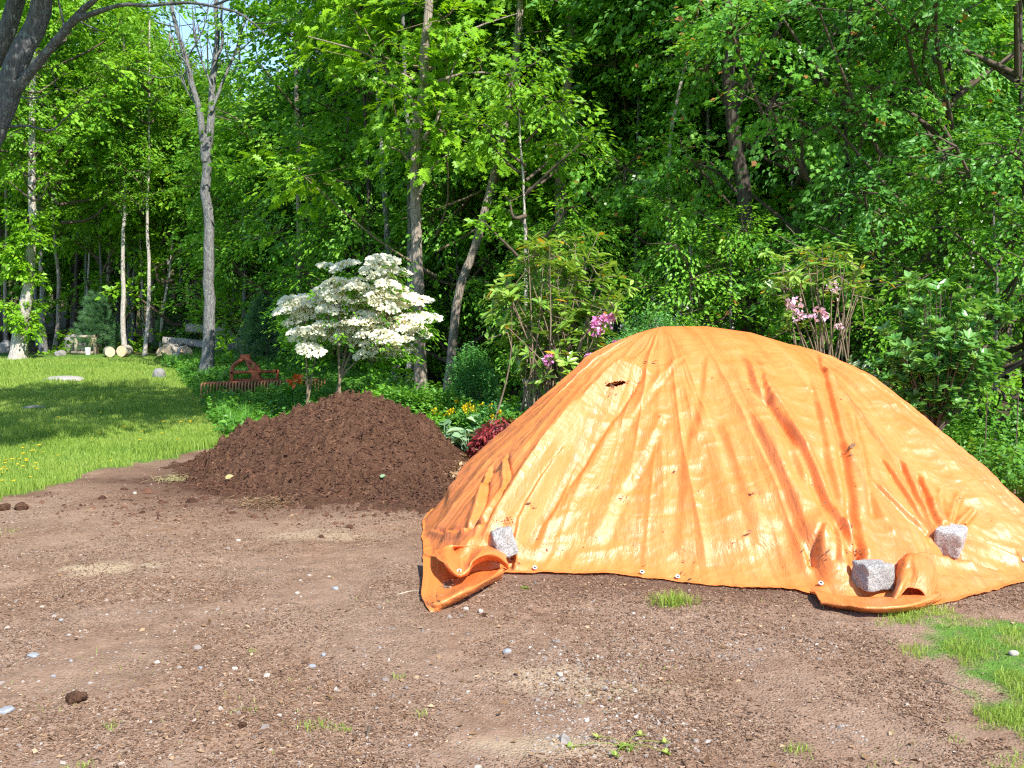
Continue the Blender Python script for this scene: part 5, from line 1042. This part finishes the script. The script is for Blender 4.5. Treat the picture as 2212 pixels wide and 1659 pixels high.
for px, py, h_, lab in ((2133, 886, 850, 'thin weathered garden stake in the leafy ground cover by the tarp'), (2200, 880, 846, 'thin garden stake nearest the edge of the view')):
    b = onground(px, 9.0); t = at(px, h_, 9.0) - b; o = MB().tube(np.array(((0, 0, -.1), t * .5, t)), (.005, .005, .004), 6).build('garden_stake', M['twig']); o.location = b; tag(o, lab, 'stake', 'garden stakes')

# ------------------------------------------------------------------ grass, weeds, litter on the ground
def scatter_px(rng, n, x0, x1, y0, y1):
    px = rng.uniform(x0, x1, n); py = rng.uniform(y0, y1, n); dx = (px - VW / 2) / FPX; du = -(py - VH / 2) / FPX
    k = -EYE / (-SP + du * CP); return np.stack((dx * k, (CP + du * SP) * k), -1)
def blades(mb, rng, xy, h, w, lean=.45, tlo=.1, thi=.9, z=None):
    n = len(xy); z = ground_z(xy[:, 0], xy[:, 1]) if z is None else z; a = rng.uniform(0, 6.28, n); D = np.stack((np.cos(a), np.sin(a), 0 * a), -1); Sd = np.stack((-np.sin(a), np.cos(a), 0 * a), -1)
    b2 = rng.uniform(0, 6.28, n); Sd = np.stack((np.cos(b2), np.sin(b2), 0 * b2), -1)
    P = np.concatenate((xy, z[:, None] - .01), -1); ln = rng.random(n)[:, None] * lean; tip = P + (UPV * (1 - ln * .45) + D * ln) * h[:, None]; mid = P + (UPV * .62 + D * ln * .28) * h[:, None]
    V = np.stack((P - Sd * w[:, None] / 2, P + Sd * w[:, None] / 2, mid - Sd * w[:, None] * .38, mid + Sd * w[:, None] * .38, tip), 1)
    t = np.array([(0, 1, 3), (0, 3, 2), (2, 3, 4)])[None] + (np.arange(n) * 5)[:, None, None]
    tint = np.clip(tlo + (thi - tlo) * (.55 * fbm(xy[:, 0] * 1.1, xy[:, 1] * 1.1, 55, 3) + .45 * rng.random(n)), 0, .95); mb.add(V.reshape(-1, 3), t.reshape(-1, 3), 0, np.repeat(tint, 5))
rng = np.random.default_rng(91)
lawn = MB()
for n, (x0, x1, y0, y1) in ((90000, (-350, 560, 772, 860)), (90000, (-350, 640, 850, 960)), (60000, (-350, 620, 950, 1100))):
    xy = scatter_px(rng, n, x0, x1, y0, y1); gm_ = grass_mask(xy[:, 0], xy[:, 1]); xy = xy[(gm_ > .35 + .5 * rng.random(n)) & (xy[:, 1] < 32.5)]
    d = np.hypot(xy[:, 0], xy[:, 1]); patch = sstep(.45, .65, fbm(xy[:, 0] * .7, xy[:, 1] * .7, 33, 3)); blades(lawn, rng, xy, rng.uniform(.035, .075, len(xy)) * (1 + 1.0 * patch), .0042 * d / 9 + .002)
lawn_o = lawn.build('lawn_grass', [M['grass']]); tag(lawn_o, kind='stuff')
# thin grass creeping over the soil at the near corner
ng = MB(); xy = scatter_px(rng, 60000, 1880, 2500, 1270, 1850); gm_ = grass_mask(xy[:, 0], xy[:, 1]); cl = fbm(xy[:, 0] * 5, xy[:, 1] * 5, 19, 3); keep = (gm_ * cl > .29 + .26 * rng.random(len(xy)))
xy = xy[keep]; blades(ng, rng, xy, rng.uniform(.02, .06, len(xy)), np.full(len(xy), .0032), .9); xy = scatter_px(rng, 2600, -100, 2212, 1250, 1850); cl = fbm(xy[:, 0] * 2.5, xy[:, 1] * 2.5, 20, 3); xy = xy[cl > .60]; blades(ng, rng, xy, rng.uniform(.012, .035, len(xy)), np.full(len(xy), .003), .9)
tag(ng.build('sparse_grass', [M['grass']]), kind='stuff')

# weeds and long grass between the lawn and the mulch heap, and leafy plants under the trees
def leafy_field(name, n, poly, h0, h1, L, mat, seed, m=15, nb=0, bh=(.2, .5), tpl='ovate', hfun=None):
    rng = np.random.default_rng(seed); P = np.array(poly); xy = np.stack((rng.uniform(P[:, 0].min(), P[:, 0].max(), n * 6), rng.uniform(P[:, 1].min(), P[:, 1].max(), n * 6)), -1); xy = xy[inpoly(xy, poly)][:n]
    clump = fbm(xy[:, 0] * 1.3, xy[:, 1] * 1.3, seed, 3); h = (h0 + (h1 - h0) * sstep(.3, .7, clump)) * rng.uniform(.25, 1, len(xy)) * (1 if hfun is None else hfun(xy)); mb = MB()
    C = np.concatenate((xy, (ground_z(xy[:, 0], xy[:, 1]) + h)[:, None]), -1); sprays(mb, rng, C, rng.normal(0, 1, C.shape) * (1, 1, 0) + (0, -.2, .5), .2, m, L, tpl, .35, .8, mat=0)
    if nb:
        xy = np.stack((rng.uniform(P[:, 0].min(), P[:, 0].max(), nb * 5), rng.uniform(P[:, 1].min(), P[:, 1].max(), nb * 5)), -1); xy = xy[inpoly(xy, poly)][:nb]; d = np.hypot(xy[:, 0], xy[:, 1]); blades(mb, rng, xy, rng.uniform(bh[0], bh[1], len(xy)) * sstep(.25, .6, fbm(xy[:, 0] * 1.1, xy[:, 1] * 1.1, seed + 1, 3)) + .06, .0045 * d / 9 + .002, .5)
    tag(mb.build(name, [M[mat]]), kind='stuff')
WEEDS = gxy((345, 778), (400, 815), (455, 875), (455, 905), (500, 950), (540, 935), (590, 905)) + [(-2.0, 11.4), (-.6, 11.4), (-.8, 13.5), (-1.5, 17), (-4, 22)] + gxy((620, 776), (420, 770))
leafy_field('weeds', 6500, WEEDS, .12, .5, .075, 'leaf_weed', 3, 15, 22000, (.1, .36), hfun=lambda q: np.interp(q[:, 1], (10, 13, 16.5, 19, 23, 26), (.5, .72, .72, .85, .5, .32)))
leafy_field('undergrowth', 2600, [(-15.5, 31.5), (-12, 32), (-6, 31), (-7.2, 23.5), (-5, 23.5), (-2, 18), (2, 16), (9, 15), (14, 20), (14, 30), (2, 34), (-16, 36)], .1, .8, .12, 'leaf_edge', 6, 16)
leafy_field('ground_cover', 3600, [(3.4, 10.4), (4.0, 8.8), (4.02, 7.6), (4.05, 6.9), (5.8, 6.3), (8.5, 9), (8.5, 12.5), (3.6, 12)], .12, .5, .062, 'leaf_weed', 8, 15, 3000, (.15, .4))
leafy_field('garden_bed', 2200, [(-2.0, 11.5), (-.2, 10.7), (1.0, 10.6), (4.0, 10.9), (4.2, 12.5), (0, 14), (-1.8, 14)], .05, .4, .06, 'leaf_mid', 9, 14, 1500, (.1, .35))

# buttercups
def buttercup(seed):
    r_ = np.random.default_rng(seed); m = MB(); a = np.arange(5) * 1.2566; T = np.stack((np.cos(a), np.sin(a), .45 + 0 * a), -1); leaves(m, np.zeros((5, 3)) + (0, 0, .11), T, UPV - T * .5, .026, r_.random(5), 'broad', 0); m.tube(np.array(((0, 0, -.01), (.004, 0, .06), (0, 0, .11))), .0022, 3, 1, .6); return m.mesh('buttercup', [M['petal_yellow'], M['leaf_weed']])
bc = [buttercup(k) for k in range(2)]; rng = np.random.default_rng(14); BP = [(38, 1012), (12, 1010), (15, 1020), (27, 1006), (50, 975), (66, 978), (73, 983), (85, 974), (93, 980), (57, 1003), (58, 1008), (78, 1010), (75, 1014), (50, 1021), (80, 1022), (8, 1018), (3, 1029), (6, 1027), (66, 1040), (50, 992), (42, 997), (12, 999), (125, 988), (30, 1052), (6, 1050), (348, 917), (411, 921), (430, 914), (270, 932), (350, 945), (385, 960), (240, 1000), (200, 950)] + [(rng.uniform(40, 420), rng.uniform(815, 960)) for _ in range(30)] + [(rng.uniform(445, 540), rng.uniform(835, 905)) for _ in range(9)] + [(rng.uniform(648, 702), rng.uniform(828, 838)) for _ in range(16)]
for k, (px, py) in enumerate(BP):
    p = G(px, py); yy = 14.8 if 640 < px < 710 and py < 845 else p[1]
    o = link('buttercup', bc[k % 2], None, (at(px, py, yy)[0], yy, float(ground_z(p[0], p[1])) + (.28 if yy == 14.8 else (.15 if px > 440 else -.02))), k, (1.3 if yy == 14.8 else .85) * rng.uniform(.7, 1.2)); tag(o, 'yellow buttercup flower standing in the grass or weeds', 'flower', 'buttercups in the grass')

# wood chips, grit and gravel
def chips(mb, rng, xy, z, L, W_, T_, tint, tilt=.25):
    n = len(xy); a = rng.uniform(0, 6.28, n); D = np.stack((np.cos(a), np.sin(a), rng.normal(0, tilt, n)), -1); D = nrm(D); Sd = nrm(np.cross(UPV + rng.normal(0, tilt, (n, 3)), D)); U = np.cross(D, Sd); c = np.concatenate((xy, z[:, None]), -1)
    V = np.stack([c + D * (L * i)[:, None] + Sd * (W_ * j * (.6 if i > 0 else 1))[:, None] + U * (T_ * k)[:, None] for i in (-.5, .5) for j in (-.5, .5) for k in (-.5, .5)], 1)
    t = np.array([(0, 1, 3), (0, 3, 2), (4, 6, 7), (4, 7, 5), (0, 4, 5), (0, 5, 1), (2, 3, 7), (2, 7, 6), (0, 2, 6), (0, 6, 4), (1, 5, 7), (1, 7, 3)])[None] + (np.arange(n) * 8)[:, None, None]; mb.add(V.reshape(-1, 3), t.reshape(-1, 3), 0, np.repeat(tint, 8))
rng = np.random.default_rng(17); ch = MB()
for n, yy in ((52000, (1060, 1300)), (80000, (1240, 1760))):
    xy = scatter_px(rng, n, -150, 2360, *yy); dn = fbm(xy[:, 0] * 1.6, xy[:, 1] * 1.6, 71, 4) + .25 * np.exp(-((xy[:, 1] - 5.4) / .5) ** 2) * (xy[:, 0] > -.5); gm_ = grass_mask(xy[:, 0], xy[:, 1]); keep = (dn > .40 + .25 * rng.random(n)) & (gm_ < .5); xy = xy[keep]; k = len(xy); s = rng.lognormal(0, .42, k)
    chips(ch, rng, xy, soil_z(xy[:, 0], xy[:, 1]) + .003, .0095 * s, .0034 * rng.lognormal(0, .3, k), .0018 * s, np.clip(rng.beta(2.0, 2.2, k), 0, 1), .22)
tag(ch.build('wood_chips', [M['chip']], smooth=False), kind='stuff')
oct_v = nrm(np.array([(1, 0, 0), (-1, 0, 0), (0, 1, 0), (0, -1, 0), (0, 0, 1), (0, 0, -1), (.7, .7, .5), (-.7, .7, .5), (.7, -.7, .5), (-.7, -.7, .5)]))
def gravel(mb, rng, xy, z, s, tint):
    n = len(xy); a = rng.uniform(0, 6.28, n); sc = s[:, None] * np.stack((rng.uniform(.7, 1.4, n), rng.uniform(.6, 1, n), rng.uniform(.4, .8, n)), -1); v = np.array([(1, 0, 0), (.3, .9, 0), (-.8, .6, 0), (-.9, -.5, 0), (.2, -1, 0), (.5, .1, .9), (-.4, .2, .95), (-.1, -.5, .8)]) ; t0 = np.array([(0, 1, 5), (1, 6, 5), (1, 2, 6), (2, 3, 6), (3, 7, 6), (3, 4, 7), (4, 0, 7), (0, 5, 7), (5, 6, 7)])
    q = v[None] * sc[:, None] * rng.uniform(.8, 1.2, (n, 8, 1)); ca, sa2 = np.cos(a)[:, None], np.sin(a)[:, None]; q = np.stack((q[..., 0] * ca - q[..., 1] * sa2, q[..., 0] * sa2 + q[..., 1] * ca, q[..., 2]), -1); V = q + np.concatenate((xy, z[:, None]), -1)[:, None]
    mb.add(V.reshape(-1, 3), (t0[None] + (np.arange(n) * 8)[:, None, None]).reshape(-1, 3), 0, np.repeat(tint, 8))
gv = MB(); xy = np.concatenate((scatter_px(rng, 8000, -150, 2360, 1010, 1760), scatter_px(rng, 4200, 1150, 1900, 1370, 1620))); keep = (grass_mask(xy[:, 0], xy[:, 1]) < .5) & (fbm(xy[:, 0] * 1.1, xy[:, 1] * 1.1, 23, 3) > .42); xy = xy[keep]; k = len(xy)
gravel(gv, rng, xy, soil_z(xy[:, 0], xy[:, 1]) - .001, .0045 * rng.lognormal(0, .5, k), np.clip(rng.beta(1.8, 2.4, k), 0, 1)); tag(gv.build('gravel', [M['pebble']], smooth=False), kind='stuff')
# bits on the mulch heap and crumbs round its foot
mbt = MB(); n = 16000; xy = np.stack((rng.uniform(-3.4, .6, n), rng.uniform(7.6, 10.9, n)), -1); z = mound_h(xy[:, 0], xy[:, 1]); keep = z > .0; xy = xy[keep]; z = z[keep]; k = len(xy); s = rng.lognormal(0, .5, k)
chips(mbt, rng, xy, z + .004, .026 * s, .009 * rng.lognormal(0, .3, k), .004 * s, np.clip(rng.beta(1.6, 2.8, k), 0, 1), .6)
xy = np.stack((rng.normal(-1.4, 1.2, 2600), rng.normal(8.0, .35, 2600)), -1); keep = mound_h(xy[:, 0], xy[:, 1]) < .02; xy = xy[keep]; k = len(xy); gravel(mbt, rng, xy, soil_z(xy[:, 0], xy[:, 1]), .008 * rng.lognormal(0, .6, k), np.clip(rng.beta(1.6, 3, k), 0, 1))
tag(mbt.build('mulch_crumbs', [M['mulch_bit']], smooth=False), kind='stuff')
# dead leaves and twigs caught on the tarp and under the hem
lt = MB(); pts = []
for (x, y, r, n) in ((1095, 1130, 7, 26), (1092, 1165, 7, 26), (1102, 1215, 12, 40), (1835, 1140, 6, 30), (1848, 1195, 9, 30), (1835, 975, 4, 8), (1775, 1205, 10, 16), (1636, 1068, 5, 9), (1350, 1075, 10, 8), (1480, 1243, 22, 14), (1580, 1180, 8, 7), (1330, 842, 14, 26), (1145, 1095, 8, 10), (1950, 1275, 10, 10), (960, 1150, 30, 16), (935, 1290, 12, 14), (990, 1262, 18, 10)):
    for _ in range(n):
        p = (x + rng.normal(0, r), y + rng.normal(0, r * .8)); c = tarp_at(*p) if not (p[1] > 1240 and p[0] < 1095) else W(p[0], p[1], .09); pts.append(c + (0, -.008, .012))
for _ in range(110):
    c = tarp_at(rng.uniform(1000, 2150), rng.uniform(760, 1230)); pts.append(c + (0, -.006, .01))
pts = np.array(pts); k = len(pts); T = rng.normal(0, 1, (k, 3)) * (1, 1, .5); leaves(lt, pts, T, np.array((0, -.6, .8)) + rng.normal(0, .3, (k, 3)), .015 * rng.lognormal(0, .5, k), rng.uniform(0, .6, k), 'lance', 0); tag(lt.build('leaf_debris', [M['litter']]), kind='stuff')
ll = MB(); n = 1500; xy = np.stack((rng.uniform(-.6, .2, n), rng.uniform(8.9, 10.9, n)), -1); xy = xy[mound_h(xy[:, 0], xy[:, 1]) < .06]; n = len(xy); T = rng.normal(0, 1, (n, 3)) * (1, 1, .3); leaves(ll, np.concatenate((xy, np.maximum(ground_z(xy[:, 0], xy[:, 1]), mound_h(xy[:, 0], xy[:, 1]))[:, None] + .015), -1), T, UPV + rng.normal(0, .4, (n, 3)), .06 * rng.uniform(.6, 1.3, n), rng.random(n), 'ovate', 0)
n = 420; xy = scatter_px(rng, n, 0, 2212, 1080, 1700); T = rng.normal(0, 1, (n, 3)) * (1, 1, .2); leaves(ll, np.concatenate((xy, soil_z(xy[:, 0], xy[:, 1])[:, None] + .006), -1), T, UPV + rng.normal(0, .35, (n, 3)), .03 * rng.uniform(.5, 1.3, n), rng.random(n), 'simple', 0); tag(ll.build('dead_leaves', [M['litter']]), kind='stuff')

# ------------------------------------------------------------------ stones, sticks, clods and tufts one can point at
def stone(px, py, w, label, seed, tone='granite', flat=.6):
    s = .8 * w / FPX * G(px, py)[1] / CP; o = rough_block((s, s * .75, s * flat), seed, 9, .40, .035).build('stone', M[tone]); p = G(px, py); o.location = (p[0], p[1], float(soil_z(p[0], p[1])) + s * flat * .22); o.rotation_euler = (0, 0, seed * 1.7); tag(o, label, 'stone', 'loose stones on the bare soil')
for k, a in enumerate(((1006, 1313, 17, 'pale stone just below the tarp\'s folded tip, the one nearer the tip'), (1038, 1316, 20, 'pale stone with a dark clod against it below the tarp\'s folded tip'), (515, 1165, 13, 'pale stone between the mulch heap and the tan sand patch'), (291, 1061, 14, 'white stone at the lawn\'s edge near the mulch heap'), (642, 1273, 15, 'pale stone in the open soil halfway to the tarp\'s tip'),
    (724, 1261, 22, 'flat bluish stone near the tarp\'s folded tip'), (90, 1303, 14, 'white stone below the tan sand patch'), (71, 1409, 36, 'long flat grey stone at the side of the yard'), (16, 1349, 16, 'pale stone cut close by the edge of the view over the long flat stone'), (507, 1441, 18, 'pale stone beside the slightly larger one in the middle of the yard'),
    (576, 1451, 24, 'larger whitish stone of the pair in the middle of the yard'), (674, 1431, 22, 'grey stone above the dark upright twig'), (699, 1405, 18, 'bluish stone just beyond the grey stone in mid yard'), (1096, 1397, 26, 'bluish grey stone below the tarp\'s front hem'), (1209, 1450, 22, 'white stone by the pale sandy patch in front of the tarp'),
    (115, 1454, 14, 'grey stone nearest the long flat stone'), (153, 1420, 12, 'small pale stone between the long flat stone and the grey one'), (132, 1335, 12, 'dark bluish stone left of the white stone pair'), (433, 1441, 14, 'dull grey stone west of the pale pair in mid yard'), (12, 1527, 50, 'biggest flat grey stone, cut by the edge of the view'), (603, 1535, 16, 'pale stone near the bottom of the yard\'s middle'),
    (1960, 1505, 14, 'round pale stone beside the thin grass'), (2190, 1410, 28, 'pale stone in the grass at the edge of the view'), (885, 1600, 13, 'small grey stone low in the yard by the bent stick'), (1500, 1560, 12, 'small pale stone among the chips in front of the tarp'), (820, 1390, 11, 'small pale stone east of the bluish ones'))):
    stone(*a, seed=k + 2, tone='stone_blue' if 'blu' in a[3] or 'grey' in a[3] else ('stone_pale' if 'white' in a[3] or 'pale' in a[3] else 'stone'), flat=.35 if a[2] > 30 else .6)
def stick(pts, r, label, mat='twig'):
    P = np.array([W(x, y, h) + (0, 0, float(soil_z(*W(x, y, 0)[:2]))) for x, y, h in pts]); o = MB().tube(catmull(P, 14), np.linspace(r, r * .5, 14), 6, wob=.15, seed=3).build('stick', M[mat]); tag(o, label, 'stick', 'sticks on the bare soil')
stick([(678, 1470, .02), (680, 1483, .012), (688, 1492, .006)], .008, 'short dark curved twig in the middle of the yard'); stick([(799, 1555, .05), (794, 1575, .02), (796, 1587, .005)], .008, 'bent grey stick near the bottom of the yard'); stick([(610, 1299, .01), (640, 1297, .014), (668, 1300, .008)], .007, 'reddish brown stick toward the tarp\'s folded tip'); stick([(858, 1279, .01), (885, 1272, .02), (905, 1271, .02)], .006, 'pale twig touching the tarp\'s folded tip', 'wood_old')
stick([(1370, 1495, .008), (1400, 1490, .012), (1428, 1494, .008)], .006, 'thin stick near the pale sandy patch', 'wood_old'); stick([(1190, 1380, .01), (1215, 1384, .012), (1245, 1383, .008)], .008, 'brown stick under the middle of the tarp\'s front hem'); stick([(1985, 1465, .01), (2030, 1462, .02), (2085, 1478, .012), (2110, 1492, .008)], .005, 'long thin dark twig lying in the thin grass')
def clod(px, py, w, label, seed, z0=None):
    s = w / FPX * G(px, py)[1] / CP; o = rough_block((s, s * .8, s * .6), seed, 12, .42, .09).build('clod', M['mulch']); p = G(px, py); zz = max(float(soil_z(p[0], p[1])), float(mound_h(np.array(p[0]), np.array(p[1])))); o.location = (p[0], p[1], zz + s * .16); o.rotation_euler = (0, 0, seed); tag(o, label, 'clod', 'mulch clods')
for k, a in enumerate(((8, 1099, 30, 'dark mulch clod cut by the edge of the view'), (46, 1098, 34, 'larger dark mulch clod beside the one at the edge of the view'), (164, 1510, 46, 'reddish shredded bark clump low in the yard'), (524, 1565, 20, 'small reddish bark clump at the bottom of the yard'), (477, 1060, 14, 'mulch clod at the heap\'s foot, first of a short row'), (497, 1061, 12, 'small mulch clod in the middle of the row at the heap\'s foot'), (512, 1062, 15, 'mulch clod ending the row at the heap\'s foot'), (541, 1063, 14, 'mulch clod apart from the row at the heap\'s foot'), (726, 1074, 16, 'mulch clod at the middle of the heap\'s front foot'), (772, 1078, 14, 'mulch clod close to another at the heap\'s front foot'), (800, 1080, 13, 'smaller mulch clod of the close pair at the heap\'s front foot'), (940, 1075, 14, 'mulch clod between the heap and the tarp\'s flank'), (1046, 1326, 14, 'dark clod pressed against a pale stone by the tarp tip'))): clod(*a, seed=k + 20)
def tuft(px, py, r, n, h, label, seed, leafy=False):
    rng = np.random.default_rng(seed); p = G(px, py); p[2] = soil_z(p[0], p[1]); mb = MB(); xy = rng.normal(0, r, (n, 2)) * (1, .8); blades(mb, rng, xy, rng.uniform(.4, 1, n) * h, np.full(n, .0042), 1.1, .2, .95, z=np.zeros(n))
    if leafy:
        aa = rng.uniform(0, 6.28, 40); T = np.stack((np.cos(aa), np.sin(aa), rng.uniform(.1, .7, 40)), -1); leaves(mb, T * (.01, .01, 0), T, UPV + T * .2 + rng.normal(0, .2, (40, 3)), r * rng.uniform(.7, 1.6, 40), rng.random(40), 'ovate', 0)
        for q in range(6 if n > 30 else 0):
            e = np.array((math.cos(q * 1.05 + .2) * .15 * (1 + .4 * (q % 2)), math.sin(q * 1.05 + .2) * .09, .012)); mb.tube(catmull([(0, 0, .01), e * .5 + (0, 0, .02), e], 6), (.0016,) * 6, 3); leaves(mb, e + T[:9] * .002, T[:9], UPV + T[:9] * .2, r * rng.uniform(.6, 1.5, 9), rng.random(9), 'ovate', 0)
    o = mb.build('grass_tuft', [M['grass']]); o.location = p; tag(o, label, 'grass tuft', 'grass tufts in the bare soil')
for k, a in enumerate(((1455, 1296, .055, 260, .11, 'thickest grass tuft, growing under the tarp\'s front hem'), (1352, 1598, .019, 60, .03, 'broad leafed weed tuft near the bottom of the yard'), (544, 1397, .018, 26, .035, 'small green tuft in mid yard near the pale stones'), (861, 1456, .02, 22, .045, 'thin grass tuft near the pale sandy patch'), (540, 1524, .022, 24, .04, 'thin tuft west of the larger bottom tuft'), (685, 1556, .028, 46, .05, 'larger thin tuft near the bottom by the bent stick'), (746, 1562, .022, 26, .05, 'thin tuft just beside the bent stick'), (247, 1558, .025, 30, .04, 'low tuft beneath the reddish bark clump'), (170, 1645, .03, 34, .05, 'tuft cut near the bottom edge under the bark clump'), (913, 1533, .02, 18, .045, 'sparse tuft low in the yard\'s middle'), (1720, 1612, .025, 40, .06, 'tuft near the bottom, closest to the thin grass'), (1990, 1320, .04, 70, .045, 'tuft at the edge of the turned up hem'), (1135, 1262, .015, 12, .03, 'tiny seedling just under the tarp\'s hem'), (20, 1145, .06, 50, .04, 'faint tuft at the side below the lawn'))): tuft(*a, seed=k + 3, leafy=(k in (1, 12)))
# dry clippings, and a pale leaf on the heap
hay = MB(); rng = np.random.default_rng(6); c = G(575, 1085); n = 260; xy = rng.normal(0, 1, (n, 2)) * (.13, .10) + c[:2]; chips(hay, rng, xy, soil_z(xy[:, 0], xy[:, 1]) + np.abs(rng.normal(0, .02, n)) + .008, rng.uniform(.05, .14, n), np.full(n, .0035), np.full(n, .002), rng.uniform(0, 1, n), .25); o = hay.build('dry_clippings', [M['litter']]); tag(o, 'little heap of dry brown clippings in front of the mulch heap', 'clippings')
hay = MB(); c = G(385, 1034); n = 120; xy = rng.normal(0, 1, (n, 2)) * (.12, .07) + c[:2]; chips(hay, rng, xy, soil_z(xy[:, 0], xy[:, 1]) + np.abs(rng.normal(0, .012, n)) + .008, rng.uniform(.06, .16, n), np.full(n, .004), np.full(n, .002), rng.uniform(0, 1, n), .2); o = hay.build('grass_cuttings', [M['grass_dry']]); tag(o, 'wisp of yellowing cut grass at the heap\'s outer foot by the lawn', 'clippings')
for px, py, s, mat, lab in ((488, 1038, .075, 'petal_yellow', 'pale yellow fallen leaf on the foot of the mulch heap'), (822, 1035, .05, 'leaf_hosta', 'pale green fallen leaf on the face of the mulch heap')):
    best = None
    for Yk in np.linspace(7.9, 9.6, 120):
        p = at(px, py, Yk)
        if p[2] <= float(mound_h(np.array(p[0]), np.array(p[1]))) + .01: best = p; break
    if best is None: best = G(px, py, .02)
    m = MB(); leaves(m, np.zeros((1, 3)), np.array([(.8, .3, .35)]), np.array([(-.2, -.6, .8)]), s, [.4], 'broad', 0); o = m.build('fallen_leaf', [M['grass_dry'] if mat == 'petal_yellow' else M[mat]]); o.location = best + np.array((0, -.015, .02)); tag(o, lab, 'leaf')
